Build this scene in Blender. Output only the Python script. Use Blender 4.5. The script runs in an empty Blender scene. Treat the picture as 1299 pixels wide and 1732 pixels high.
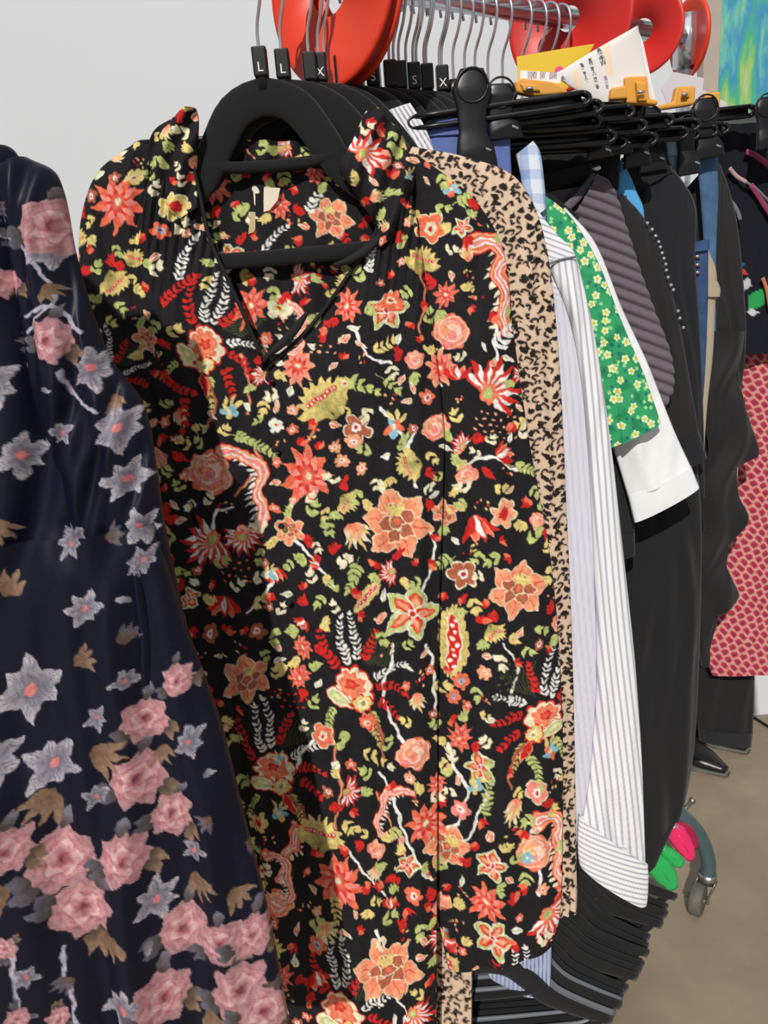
import bpy, bmesh, math, random
import numpy as np
from mathutils import Vector, Matrix
random.seed(7); rng = np.random.default_rng(11)
C = bpy.context.scene.collection
# ------------------------------------------------------------------ camera
IW, IH, FPX = 1299.0, 1732.0, 1301.0
CAM = np.array([0.0, 0.0, 1.29]); PITCH, ROLL = math.radians(17.0), math.radians(4.7)
_f = np.array([0, math.cos(PITCH), -math.sin(PITCH)]); _u0 = np.array([0, math.sin(PITCH), math.cos(PITCH)]); _r0 = np.array([1.0, 0, 0])
_r = _r0*math.cos(ROLL) - _u0*math.sin(ROLL); _u = _u0*math.cos(ROLL) + _r0*math.sin(ROLL)
cd = bpy.data.cameras.new('camera'); cam = bpy.data.objects.new('camera', cd); C.objects.link(cam)
cd.sensor_width = 36.0; cd.sensor_fit = 'AUTO'; cd.lens = FPX/IH*36.0; cd.clip_start = .02
M4 = Matrix.Identity(4)
for i in range(3):
    M4[i][0] = _r[i]; M4[i][1] = _u[i]; M4[i][2] = -_f[i]; M4[i][3] = CAM[i]
cam.matrix_world = M4; bpy.context.scene.camera = cam

def at(px, py, Y, m=0.0):
    """where the sight line of a photo point meets the upright plane y = Y + m*x"""
    px = np.asarray(px, float); py = np.asarray(py, float)
    d = _f*FPX + (px-IW/2)[..., None]*_r - (py-IH/2)[..., None]*_u
    t = Y/(d[..., 1] - m*d[..., 0])
    return CAM + d*t[..., None]
def proj(p):
    v = np.asarray(p, float)-CAM; z = v@_f
    return IW/2 + FPX*(v@_r)/z, IH/2 - FPX*(v@_u)/z
def floor_at(px, py, z=0.0):
    d = _f*FPX + (px-IW/2)*_r - (py-IH/2)*_u
    return CAM + d*((z-CAM[2])/d[2])

# ------------------------------------------------------------------ the rail's line
RAIL_Z = 1.60
RA = at(440, -62, .92); RA = np.array([RA[0], .92, RAIL_Z])
RB = np.array([at(1160, 98, 1.32)[0], 1.32, RAIL_Z])
RD = (RB-RA)/np.linalg.norm(RB-RA)
def rail(Y): return RA + (RB-RA)*((Y-RA[1])/(RB[1]-RA[1]))
def rail_for_px(px, drop):
    lo, hi = .5, 1.5
    for _ in range(40):
        mid = (lo+hi)/2
        if proj(rail(mid)+np.array([0, 0, -drop]))[0] < px: lo = mid
        else: hi = mid
    return lo

# ------------------------------------------------------------------ tags
def tag(o, label=None, cat=None, group=None, kind=None):
    if label: o['label'] = label
    if cat: o['category'] = cat
    if group: o['group'] = group
    if kind: o['kind'] = kind
    return o
def thing(name, label, cat, loc, group=None):
    o = bpy.data.objects.new(name, None); C.objects.link(o); o.empty_display_size = .02
    o.location = Vector([float(c) for c in loc]); tag(o, label, cat, group); return o
def wloc(o):
    p = Vector((0, 0, 0))
    while o is not None: p = p + o.location; o = o.parent
    return np.array(p)
def copy_tree(o, parent=None):
    c = o.copy(); C.objects.link(c); c.parent = parent
    for ch in list(o.children): copy_tree(ch, c)
    return c

# ------------------------------------------------------------------ mesh plumbing
def lin(c):
    c = np.asarray(c, float)/255.0
    return np.where(c <= .04045, c/12.92, ((c+.055)/1.055)**2.4)
def mesh_obj(name, V, Fq, mat, parent=None, col=None, smooth=True, loc=None):
    """V (n,3) world; Fq array (k,4)/(k,3) or list of lists"""
    V = np.asarray(V, float)
    if parent is not None: org = wloc(parent)
    elif loc is not None: org = np.asarray(loc, float)
    else: org = np.zeros(3)
    me = bpy.data.meshes.new(name); V = V-org
    if isinstance(Fq, np.ndarray):
        k, q = Fq.shape
        me.vertices.add(len(V)); me.vertices.foreach_set('co', V.astype(np.float32).ravel())
        me.loops.add(k*q); me.loops.foreach_set('vertex_index', Fq.astype(np.int32).ravel())
        me.polygons.add(k); me.polygons.foreach_set('loop_start', np.arange(0, k*q, q, dtype=np.int32))
        try: me.polygons.foreach_set('loop_total', np.full(k, q, dtype=np.int32))
        except Exception: pass
        me.update(calc_edges=True)
    else:
        me.from_pydata([tuple(v) for v in V], [], [tuple(int(i) for i in f) for f in Fq]); me.update()
    me.polygons.foreach_set('use_smooth', np.full(len(me.polygons), smooth, dtype=bool))
    if col is not None:
        a = me.color_attributes.new('col', 'FLOAT_COLOR', 'POINT')
        c4 = np.ones((len(V), 4), np.float32); c4[:, :3] = col
        a.data.foreach_set('color', c4.ravel())
    o = bpy.data.objects.new(name, me); C.objects.link(o)
    if mat is not None: me.materials.append(mat)
    if parent is not None: o.parent = parent
    elif loc is not None: o.location = Vector([float(c) for c in loc])
    return o
class MB:
    """gathers shapes that make ONE part"""
    def __init__(s): s.V = []; s.F = []; s.n = 0
    def add(s, V, F):
        V = np.asarray(V, float); s.V.append(V); s.F += [[int(i)+s.n for i in f] for f in F]; s.n += len(V); return s
    def build(s, name, mat, parent=None, smooth=True, loc=None, bevel=0):
        o = mesh_obj(name, np.vstack(s.V), s.F, mat, parent, None, smooth, loc)
        if bevel:
            b = o.modifiers.new('edge', 'BEVEL'); b.width = bevel; b.segments = 2; b.limit_method = 'ANGLE'
        return o
def catmull(P, n, t=None):
    P = np.asarray(P, float)
    if len(P) == 2: 
        s = np.linspace(0, 1, n)[:, None]; return P[0]*(1-s)+P[1]*s
    d = np.concatenate([[0], np.cumsum(np.maximum(1e-9, np.linalg.norm(np.diff(P, axis=0), axis=1)))])
    T = np.linspace(0, d[-1], n) if t is None else t*d[-1]
    m = np.zeros_like(P)
    m[1:-1] = (P[2:]-P[:-2])/(d[2:]-d[:-2])[:, None]
    m[0] = (P[1]-P[0])/(d[1]-d[0]); m[-1] = (P[-1]-P[-2])/(d[-1]-d[-2])
    i = np.clip(np.searchsorted(d, T, side='right')-1, 0, len(P)-2)
    h = (d[i+1]-d[i]); s = (T-d[i])/h; h = h[:, None]; s = s[:, None]
    return (2*s**3-3*s**2+1)*P[i]+(s**3-2*s**2+s)*h*m[i]+(-2*s**3+3*s**2)*P[i+1]+(s**3-s**2)*h*m[i+1]
def sweep(P, a, b=None, nrm=(0, 1, 0), seg=12, n=None, sq=1.0, closed=False):
    """tube along P; half width a in the plane across nrm, b along nrm"""
    P = np.asarray(P, float)
    k0 = len(P)
    if n: 
        rs = lambda q: np.interp(np.linspace(0, 1, n), np.linspace(0, 1, len(q)), q) if np.ndim(q) else q
        a = rs(a); b = rs(b) if b is not None else None
        P = catmull(P, n)
    k = len(P); a = np.broadcast_to(np.asarray(a, float), (k,)); b = a if b is None else np.broadcast_to(np.asarray(b, float), (k,))
    T = np.gradient(P, axis=0); T /= np.maximum(1e-12, np.linalg.norm(T, axis=1))[:, None]
    N = np.asarray(nrm, float); N = N/np.linalg.norm(N)
    S = np.cross(T, N); l = np.linalg.norm(S, axis=1)
    bad = l < 1e-3
    if bad.any(): S[bad] = np.cross(T[bad], np.array([.6, .1, .79])); l = np.linalg.norm(S, axis=1)
    S /= l[:, None]; Nn = np.cross(S, T)
    th = np.linspace(0, 2*math.pi, seg, endpoint=False)
    cx = np.sign(np.cos(th))*np.abs(np.cos(th))**sq; cy = np.sign(np.sin(th))*np.abs(np.sin(th))**sq
    V = P[:, None, :]+S[:, None, :]*(a[:, None]*cx)[..., None]+Nn[:, None, :]*(b[:, None]*cy)[..., None]
    V = V.reshape(-1, 3); F = []
    for i in range(k-1):
        for j in range(seg):
            F.append([i*seg+j, i*seg+(j+1) % seg, (i+1)*seg+(j+1) % seg, (i+1)*seg+j])
    F.append(list(range(seg))[::-1]); F.append([(k-1)*seg+j for j in range(seg)])
    return V, F
def box(c, s, R=None):
    c = np.asarray(c, float); s = np.asarray(s, float)/2
    V = np.array([[x, y, z] for x in (-1, 1) for y in (-1, 1) for z in (-1, 1)], float)*s
    if R is not None: V = V@np.asarray(R).T
    return V+c, [[0, 1, 3, 2], [4, 6, 7, 5], [0, 4, 5, 1], [2, 3, 7, 6], [0, 2, 6, 4], [1, 5, 7, 3]]
def plate(px, Y, th, m=0.0):
    """flat piece cut to an outline of photo points, standing in an upright plane"""
    px = np.asarray(px, float); P = at(px[:, 0], px[:, 1], Y, m); k = len(P)
    nv = np.array([m, -1, 0.0]); nv /= np.linalg.norm(nv)
    V = np.vstack([P+nv*th/2, P-nv*th/2])
    F = [list(range(k)), list(range(2*k-1, k-1, -1))]+[[i, i+k, (i+1) % k+k, (i+1) % k] for i in range(k)]
    return V, F
def ellipsoid(c, r, nu=14, nv=8):
    c = np.asarray(c, float); V = []; F = []
    for i in range(nv+1):
        p = math.pi*i/nv
        for j in range(nu):
            t = 2*math.pi*j/nu
            V.append(c+np.array([r[0]*math.sin(p)*math.cos(t), r[1]*math.sin(p)*math.sin(t), r[2]*math.cos(p)]))
    for i in range(nv):
        for j in range(nu):
            F.append([i*nu+j, (i+1)*nu+j, (i+1)*nu+(j+1) % nu, i*nu+(j+1) % nu])
    return np.array(V), F

# ------------------------------------------------------------------ cloth sheets
def smoothstep(a, b, x):
    t = np.clip((x-a)/(b-a), 0, 1); return t*t*(3-2*t)
def foldfun(lines, ripple=0, seed=0, per=60):
    """lines: (pts [(y,x)..], width px, height m, kind) soft ridges or stepped pleats that run down the cloth"""
    r = np.random.default_rng(seed); ph = r.uniform(0, 6.28, 6)
    def f(px, py):
        d = np.zeros_like(px)
        for pts, w, amp, kind in lines:
            pts = np.asarray(pts, float); x = np.interp(py, pts[:, 0], pts[:, 1])
            e = smoothstep(pts[0, 0]-30, pts[0, 0]+60, py)*(1-smoothstep(pts[-1, 0]-60, pts[-1, 0]+30, py) if kind[-1] == 'e' else 1)
            q = (px-x)/w
            if kind[0] == 'r': d = d+amp*e*np.exp(-q*q)
            elif kind[0] == 'p': d = d+amp*e*np.where(q > 0, np.exp(-q/3), -np.exp(q*2.0)*.0)*smoothstep(-.25, .0, q)
        if ripple:
            s = px+18*np.sin(py/170+ph[0])+10*np.sin(py/71+ph[1])
            d = d+ripple*(.6*np.sin(s*6.283/per+ph[2])+.35*np.sin(s*6.283/(per*.57)+ph[3]+py/300)+.25*np.sin(s*6.283/(per*1.9)+ph[4]))
        return d
    return f
def sheet(name, mat, rows, Y, m=0.0, step=4.0, tf=.012, tb=.008, fold=None, parent=None, paint=None, back=True, pw=.5, nb=12, hem=0.0, vmax=900, umax=420, taper=None, soft=None):
    """closed cloth tube (front + back) whose edges run through rows of photo points (lx,ly,rx,ry)"""
    R = np.array([(r[0], r[2], r[1], r[2]) if len(r) == 3 else r for r in rows], float)
    Ld = np.linalg.norm(np.diff(R[:, :2], axis=0), axis=1).sum(); Rd_ = np.linalg.norm(np.diff(R[:, 2:], axis=0), axis=1).sum()
    wid = np.linalg.norm(R[:, 2:]-R[:, :2], axis=1).max()
    nv = int(np.clip(max(Ld, Rd_)/step, 8, vmax)); nf = int(np.clip(wid/step, 8, umax))
    E = catmull(R, nv); l, r = E[:, :2], E[:, 2:]
    u = np.linspace(0, 1, nf); v = np.linspace(0, 1, nv)[:, None]
    PX = l[:, None, 0]*(1-u)+r[:, None, 0]*u; PY = l[:, None, 1]*(1-u)+r[:, None, 1]*u
    P = at(PX, PY, Y, m); nv3 = np.array([m, -1, 0.0]); nv3 /= np.linalg.norm(nv3)
    bul = np.clip(4*u*(1-u), 0, 1)**pw
    tp = np.ones_like(v) if taper is None else np.interp(v, np.linspace(0, 1, len(taper)), taper)
    off = tf*bul[None, :]*tp
    if fold is not None:
        edge = np.clip(np.minimum(u, 1-u)*8, 0, 1)**.7
        off = off+fold(PX, PY)*(edge[None, :]*.75+.25)
    if soft is not None: off = off+soft(PX, PY)
    Pf = P+off[..., None]*nv3
    if back:
        ub = np.linspace(1, 0, nb+2)[1:-1]
        PXb = l[:, None, 0]*(1-ub)+r[:, None, 0]*ub; PYb = l[:, None, 1]*(1-ub)+r[:, None, 1]*ub
        Pb = at(PXb, PYb, Y, m)-(tb*(np.clip(4*ub*(1-ub), 0, 1)**pw)[None, :]*tp)[..., None]*nv3
        V = np.concatenate([Pf, Pb], 1); PXa = np.concatenate([PX, PXb], 1); PYa = np.concatenate([PY, PYb], 1)
    else: V = Pf; PXa, PYa = PX, PY
    k = V.shape[1]
    i = np.arange(nv-1)[:, None]*k
    j = np.arange(k if back else k-1)[None, :]; j2 = (j+1) % k
    Fq = np.stack([i+j, i+k+j, i+k+j2, i+j2], -1).reshape(-1, 4)
    col = None
    if paint is not None: col = lin(paint(PXa.ravel(), PYa.ravel()))
    return mesh_obj(name, V.reshape(-1, 3), Fq, mat, parent, col)

# ------------------------------------------------------------------ materials
def mat_new(name):
    m = bpy.data.materials.new(name); m.use_nodes = True; nt = m.node_tree
    return m, nt, nt.nodes['Principled BSDF']
def setin(b, **k):
    for a, v in k.items():
        n = a.replace('_', ' ')
        if n in b.inputs: b.inputs[n].default_value = v
def solid(name, c, rough=.6, metal=0.0, noise=0.0, nscale=30, bump=0.0, bscale=200, sheen=0.0, alpha=1.0, coat=0.0):
    m, nt, b = mat_new(name); c = lin(c); L = nt.links
    setin(b, Base_Color=(*c, 1), Roughness=rough, Metallic=metal, Alpha=alpha, Sheen_Weight=sheen, Coat_Weight=coat)
    tc = nt.nodes.new('ShaderNodeTexCoord')
    if noise:
        t = nt.nodes.new('ShaderNodeTexNoise'); t.inputs['Scale'].default_value = nscale; t.inputs['Detail'].default_value = 5
        L.new(tc.outputs['Object'], t.inputs['Vector'])
        r = nt.nodes.new('ShaderNodeValToRGB'); r.color_ramp.elements[0].position = .3; r.color_ramp.elements[1].position = .7
        r.color_ramp.elements[0].color = (*np.clip(c*(1-noise), 0, 1), 1); r.color_ramp.elements[1].color = (*np.clip(c*(1+noise), 0, 1), 1)
        L.new(t.outputs['Fac'], r.inputs['Fac']); L.new(r.outputs['Color'], b.inputs['Base Color'])
    if bump:
        t2 = nt.nodes.new('ShaderNodeTexNoise'); t2.inputs['Scale'].default_value = bscale; t2.inputs['Detail'].default_value = 3
        L.new(tc.outputs['Object'], t2.inputs['Vector'])
        bp = nt.nodes.new('ShaderNodeBump'); bp.inputs['Strength'].default_value = bump; bp.inputs['Distance'].default_value = .002
        L.new(t2.outputs['Fac'], bp.inputs['Height']); L.new(bp.outputs['Normal'], b.inputs['Normal'])
    return m
def printed(name, rough=.85, sheen=.0, bump=.15, bscale=900, spec=.3):
    m, nt, b = mat_new(name); L = nt.links
    a = nt.nodes.new('ShaderNodeAttribute'); a.attribute_name = 'col'
    L.new(a.outputs['Color'], b.inputs['Base Color']); setin(b, Roughness=rough, Sheen_Weight=sheen, Specular_IOR_Level=spec)
    tc = nt.nodes.new('ShaderNodeTexCoord'); t = nt.nodes.new('ShaderNodeTexNoise'); t.inputs['Scale'].default_value = bscale
    mp = nt.nodes.new('ShaderNodeMapping'); mp.inputs['Scale'].default_value = (1, 1, 3)
    L.new(tc.outputs['Object'], mp.inputs['Vector']); L.new(mp.outputs['Vector'], t.inputs['Vector'])
    bp = nt.nodes.new('ShaderNodeBump'); bp.inputs['Strength'].default_value = bump; bp.inputs['Distance'].default_value = .001
    L.new(t.outputs['Fac'], bp.inputs['Height']); L.new(bp.outputs['Normal'], b.inputs['Normal'])
    return m
# ------------------------------------------------------------------ cloth printing: motifs drawn on an array, read off at the cloth's vertices
BLK = (28, 26, 29); CORAL = (236, 116, 84); RED = (206, 40, 36); PEACH = (243, 168, 128); CREAM = (236, 228, 194); YEL = (226, 204, 128)
GRN = (186, 196, 120); DGRN = (74, 84, 52); BLUE = (140, 190, 204); RUST = (176, 98, 72); WHT = (240, 238, 232); PINK = (240, 140, 128); OLIVE = (150, 140, 78)
class Canvas:
    mottle = .09
    def __init__(s, x0, y0, x1, y1, base, sc=1.0):
        s.x0, s.y0, s.sc = x0, y0, sc; s.w = int((x1-x0)*sc); s.h = int((y1-y0)*sc)
        s.im = np.empty((s.h, s.w, 3), np.float32); s.im[:] = base
        s.occ = np.zeros((s.h//8+2, s.w//8+2), bool)
    def win(s, cx, cy, r):
        a = max(0, int((cx-r-s.x0)*s.sc)); b = min(s.w, int((cx+r-s.x0)*s.sc)+2); c = max(0, int((cy-r-s.y0)*s.sc)); d = min(s.h, int((cy+r-s.y0)*s.sc)+2)
        if a >= b or c >= d: return None
        X, Y = np.meshgrid((np.arange(a, b)+.5)/s.sc+s.x0, (np.arange(c, d)+.5)/s.sc+s.y0)
        return X, Y, (slice(c, d), slice(a, b))
    def put(s, sl, mask, col):
        col = np.asarray(col, np.float32); m = np.clip(mask, 0, 1)[..., None].astype(np.float32)
        s.im[sl] = s.im[sl]*(1-m)+col*m
    def mark(s, cx, cy, r):
        r = r*.82
        a = int((cx-r-s.x0)*s.sc/8); b = int((cx+r-s.x0)*s.sc/8)+1; c = int((cy-r-s.y0)*s.sc/8); d = int((cy+r-s.y0)*s.sc/8)+1
        s.occ[max(0, c):max(0, d), max(0, a):max(0, b)] = True
    def busy(s, cx, cy):
        i = int((cy-s.y0)*s.sc/8); j = int((cx-s.x0)*s.sc/8)
        return not (0 <= i < s.occ.shape[0] and 0 <= j < s.occ.shape[1]) or s.occ[i, j]
    def busyR(s, cx, cy, r):
        return any(s.busy(cx+dx*r, cy+dy*r) for dx in (-1, 0, 1) for dy in (-1, 0, 1))
    def blob(s, cx, cy, rx, ry=None, rot=0, col=WHT, lobes=0, dep=.2, col2=None, ph=0):
        ry = rx if ry is None else ry; w = s.win(cx, cy, max(rx, ry)*1.25+2)
        if w is None: return
        X, Y, sl = w; c, n = math.cos(rot), math.sin(rot); u = ((X-cx)*c+(Y-cy)*n)/rx; v = (-(X-cx)*n+(Y-cy)*c)/ry
        r = np.hypot(u, v); e = 1.0
        if lobes: e = 1-dep+dep*np.abs(np.cos(lobes*np.arctan2(v, u)/2+ph))**.7
        k = (e-r)*min(rx, ry)*s.sc+.5
        if col2 is not None:
            g = np.clip(r/e, 0, 1)[..., None]; colr = np.asarray(col2)*(1-g)+np.asarray(col)*g
            m = np.clip(k, 0, 1)[..., None].astype(np.float32); s.im[sl] = s.im[sl]*(1-m)+colr.astype(np.float32)*m
        else: s.put(sl, k, col)
    def leaf(s, x0, y0, x1, y1, w, col, vein=None, out=None, base=None, skew=0.0):
        L = math.hypot(x1-x0, y1-y0)
        if L < 1: return
        cx, cy = (x0+x1)/2, (y0+y1)/2; wn = s.win(cx, cy, L/2+w+3)
        if wn is None: return
        X, Y, sl = wn; dx, dy = (x1-x0)/L, (y1-y0)/L
        u = ((X-x0)*dx+(Y-y0)*dy)/L; v = -(X-x0)*dy+(Y-y0)*dx; v = v-skew*w*np.sin(np.clip(u, 0, 1)*math.pi)
        prof = np.sin(np.clip(u, 0, 1)**.8*math.pi)**.85*w*.5
        ins = (u > 0)*(u < 1)
        k = (prof-np.abs(v))*s.sc+.4
        if out is not None: s.put(sl, np.where(ins > 0, k, 0), out); k = k-1.7*s.sc
        if base is not None:
            g = np.clip(u*1.3, 0, 1)[..., None]; colr = np.asarray(base)*(1-g)+np.asarray(col)*g
            m = (np.clip(k, 0, 1)*ins)[..., None].astype(np.float32); s.im[sl] = s.im[sl]*(1-m)+colr.astype(np.float32)*m
        else: s.put(sl, np.where(ins > 0, k, 0), col)
        if vein is not None: s.put(sl, np.where(ins > 0, np.minimum(k, (1.0-np.abs(v))*s.sc+.3), 0)*(u < .85), vein)
    def line(s, pts, wd, col, taper=0.0, n=None, sm=True):
        P = catmull(np.asarray(pts, float), n or max(6, 7*len(pts))) if sm and len(pts) > 2 else np.asarray(pts, float)
        for i in range(len(P)-1):
            t = i/(len(P)-1); w = wd*(1-taper*t)/2
            a, b = P[i], P[i+1]; wn = s.win((a[0]+b[0])/2, (a[1]+b[1])/2, math.hypot(*(b-a))/2+w+2)
            if wn is None: continue
            X, Y, sl = wn; d = b-a; l2 = max(1e-6, d@d); q = np.clip(((X-a[0])*d[0]+(Y-a[1])*d[1])/l2, 0, 1)
            s.put(sl, (w-np.hypot(X-a[0]-q*d[0], Y-a[1]-q*d[1]))*s.sc+.5, col)
    # ---- composed motifs
    def petals(s, cx, cy, R, n, rot, col, base=None, out=WHT, w=.75, cen=YEL, inner=0.0, sq=1.0):
        for k in range(n):
            a = rot+2*math.pi*k/n; x, y = math.cos(a), math.sin(a)*sq
            s.leaf(cx+x*R*inner, cy+y*R*inner, cx+x*R, cy+y*R, R*w, col, None, out, base)
        if cen is not None: s.blob(cx, cy, R*.22, col=cen); s.blob(cx, cy, R*.1, col=RED)
        s.mark(cx, cy, R*.9)
    def daisy(s, cx, cy, R, n=5, rot=0.0, col=CORAL, cen=WHT, out=None, dot=RED):
        if out is not None: s.blob(cx, cy, R*1.12, None, rot, out, n, .35)
        s.blob(cx, cy, R, None, rot, col, n, .38); s.blob(cx, cy, R*.42, None, rot, cen, n, .3); s.blob(cx, cy, R*.16, col=dot); s.mark(cx, cy, R)
    def sprig(s, x, y, ang, ln, n, lw, ll, col, curve=0.0, stem=None, both=True, tip=True):
        a = ang; st = ln/n; px, py = x, y
        for k in range(n):
            nx, ny = px+math.cos(a)*st, py+math.sin(a)*st
            if stem is not None: s.line([(px, py), (nx, ny)], 1.5, stem, sm=False)
            z = 1-.35*k/n
            for sd in ((-1, 1) if both else ((-1,) if k % 2 else (1,))):
                b = a+sd*.75; s.leaf(nx, ny, nx+math.cos(b)*ll*z, ny+math.sin(b)*ll*z, lw*z, col)
            a += curve/n; px, py = nx, ny
        if tip: s.leaf(px, py, px+math.cos(a)*ll, py+math.sin(a)*ll, lw, col)
        s.mark((x+px)/2, (y+py)/2, ln*.4)
    def dots(s, cx, cy, w, h, col, st=11, r=2.2):
        for yy in np.arange(-h/2, h/2, st):
            for xx in np.arange(-w/2, w/2, st*1.2):
                s.blob(cx+xx+(yy/st % 2)*st*.6, cy+yy, r*1.3, r*.9, col=col)
        s.mark(cx, cy, min(w, h)/2)
    def phoenix(s, cx, cy, k=1.0, a=0.0, fl=1):
        def T(x, y): c, n = math.cos(a), math.sin(a); x = x*fl; return cx+k*(x*c-y*n), cy+k*(x*n+y*c)
        def A(t): t = t if fl > 0 else math.pi-t; return t+a
        for i in range(9): p = T(18+i*4, -38); q = T(28+i*7, -100+i*3); s.line([p, q], 1.6*k, DGRN, sm=False)
        x, y = T(-8, -30); s.sprig(x, y, A(-2.0), 88*k, 10, 5.5*k, 13*k, WHT, .55*fl)
        x, y = T(2, -34); s.sprig(x, y, A(-1.55), 92*k, 10, 5.5*k, 13*k, WHT, -.25*fl)
        x, y = T(-22, -22); s.sprig(x, y, A(-2.35), 80*k, 7, 8*k, 16*k, RED, .7*fl)
        x, y = T(12, -34); s.sprig(x, y, A(-1.25), 62*k, 6, 8*k, 14*k, RED, .2*fl)
        x, y = T(28, -12); s.sprig(x, y, A(-.6), 62*k, 8, 5*k, 12*k, WHT, .5*fl)
        x, y = T(32, 2); s.sprig(x, y, A(-.1), 58*k, 6, 7*k, 13*k, RED, .8*fl)
        x, y = T(34, 20); s.sprig(x, y, A(.6), 55*k, 5, 8*k, 13*k, RED, .4*fl)
        x, y = T(22, 38); s.sprig(x, y, A(1.1), 62*k, 7, 7*k, 15*k, GRN, .2*fl, RED)
        x, y = T(-28, 34); s.sprig(x, y, A(2.2), 42*k, 6, 6*k, 12*k, GRN, -.3*fl)
        x, y = T(0, 0); s.blob(x, y, 40*k, 33*k, a+.6*fl, RED, 9, .2); s.blob(x, y, 36*k, 30*k, a+.6*fl, CREAM, 9, .2)
        x, y = T(-3, -4); s.blob(x, y, 27*k, 21*k, a+.5*fl, CORAL, 7, .3, PEACH); s.blob(x, y, 12*k, 9*k, a, RED, 5, .4, CORAL)
        x, y = T(-24, 22); s.blob(x, y, 27*k, 13*k, a+.5*fl, RED, 0); s.blob(x, y, 25*k, 11.5*k, a+.5*fl, CREAM); s.blob(x, y, 18*k, 7*k, a+.5*fl, GRN, 0, .2, CREAM)
        x, y = T(12, 30); s.blob(x, y, 20*k, 17*k, a, RED, 8, .25); s.blob(x, y, 17*k, 14*k, a, YEL, 7, .25); s.blob(x, y, 9*k, 8*k, a, CREAM, 5, .3); s.blob(x, y, 4*k, col=OLIVE)
        p, q = T(20, 46), T(46, 92); s.leaf(*T(14, 44), *T(34, 84), 17*k, RED, None, PEACH)
        s.line([T(26, 50), T(46, 76), T(52, 110), T(50, 130)], 5*k, RUST); s.mark(cx, cy, 62*k)
    def peony(s, cx, cy, k=1.0, a=0.0):
        for i in range(6):
            t = a+i*1.047; x, y = math.cos(t), math.sin(t)
            s.leaf(cx+x*14*k, cy+y*14*k, cx+x*62*k, cy+y*62*k, 40*k, PEACH, None, CREAM, CORAL)
            s.line([(cx+x*26*k, cy+y*26*k), (cx+x*50*k, cy+y*50*k)], 1.3*k, RED, sm=False)
        for i in range(5):
            t = a+.5+i*1.257; s.blob(cx+math.cos(t)*18*k, cy+math.sin(t)*18*k, 17*k, 14*k, t, CREAM, 5, .2); s.blob(cx+math.cos(t)*18*k, cy+math.sin(t)*18*k, 15*k, 12*k, t, RUST, 5, .2)
        s.blob(cx, cy, 15*k, 13*k, a, CREAM, 5, .25); s.blob(cx, cy, 12.5*k, 10.5*k, a, RUST, 5, .25); s.blob(cx, cy, 5*k, col=CORAL)
        for i in range(4): t = a-2.3+i*.3; s.leaf(cx+math.cos(t)*8*k, cy+math.sin(t)*8*k, cx+math.cos(t)*36*k, cy+math.sin(t)*36*k, 9*k, YEL)
        s.mark(cx, cy, 58*k)
    def orchid(s, cx, cy, k=1.0, a=0.0):
        for i in range(5):
            t = a+i*1.257; x, y = math.cos(t), math.sin(t)
            s.leaf(cx, cy, cx+x*52*k, cy+y*52*k, 36*k, GRN, None, WHT, CREAM); s.leaf(cx, cy, cx+x*40*k, cy+y*40*k, 22*k, CORAL, None, RED, RED); s.leaf(cx+x*8*k, cy+y*8*k, cx+x*30*k, cy+y*30*k, 11*k, PEACH)
        s.blob(cx, cy, 10*k, 9*k, 0, WHT, 5, .3); s.blob(cx, cy, 5*k, col=RED); s.mark(cx, cy, 46*k)
    def burst(s, cx, cy, k=1.0, a=0.0, col=CORAL):
        for R, c2 in ((48, col), (36, PINK), (24, RED)):
            for i in range(9):
                t = a+i*.698+R*.02; s.leaf(cx, cy, cx+math.cos(t)*R*k, cy+math.sin(t)*R*k*1.15, R*.42*k, c2, None, None, RED if R > 40 else PEACH)
        s.blob(cx, cy, 6*k, col=CREAM); s.mark(cx, cy, 42*k)
    def rose(s, cx, cy, k=1.0, a=0.0, c1=PEACH, c2=PINK):
        s.blob(cx, cy, 42*k, 38*k, a, CORAL, 7, .16)
        for i, (r, c) in enumerate(((39, c1), (32, c2), (26, c1), (20, (250, 205, 180)), (14, c2), (8, c1))):
            t = a+i*1.9; s.blob(cx+math.cos(t)*i*1.6*k, cy+math.sin(t)*i*1.6*k, r*k, r*.85*k, t, WHT if i % 2 == 0 else CORAL, 5, .1); s.blob(cx+math.cos(t)*i*1.6*k, cy+math.sin(t)*i*1.6*k, (r-1.7)*k, (r-1.7)*.85*k, t, c, 5, .1)
        s.mark(cx, cy, 38*k)
    def flame(s, cx, cy, k=1.0, a=0.0, fl=1):
        c, n = math.cos(a), math.sin(a)
        def T(x, y): x = x*fl; return cx+k*(x*c-y*n), cy+k*(x*n+y*c)
        P = [(-46, -54), (-12, -62), (14, -40), (4, -8), (22, 20), (16, 56), (28, 88)]
        for i in range(15):
            q = catmull(np.array(P, float), 15)[i]; p1 = T(q[0]-6, q[1]); p2 = T(q[0]-26, q[1]+14); s.leaf(*p1, *p2, 9*k, CREAM)
        for wd, col in ((40, RED), (34, PEACH), (25, CORAL), (15, WHT), (6, PINK)): s.line([T(*p) for p in P], wd*k, col, .45, 30)
        s.mark(*T(0, -20), 34*k); s.mark(*T(12, 40), 26*k)
    def fan(s, cx, cy, k=1.0, a=0.0):
        c, n = math.cos(a), math.sin(a)
        def T(x, y): return cx+k*(x*c-y*n), cy+k*(x*n+y*c)
        for i in range(9):
            t = -2.75+i*.29; s.leaf(*T(0, 30), *T(62*math.cos(t), 30+68*math.sin(t)), 24*k, YEL, None, None, OLIVE)
        for i in range(9): x = -30+i*7.5; s.blob(*T(x, 2-abs(x)*.12), 4.2*k, col=RED); s.blob(*T(x, 2-abs(x)*.12), 2*k, col=WHT)
        s.leaf(*T(0, 44), *T(-40, 0), 16*k, YEL, None, None, OLIVE); s.leaf(*T(0, 44), *T(40, 0), 16*k, YEL, None, None, OLIVE)
        s.mark(*T(0, -5), 42*k)
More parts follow.
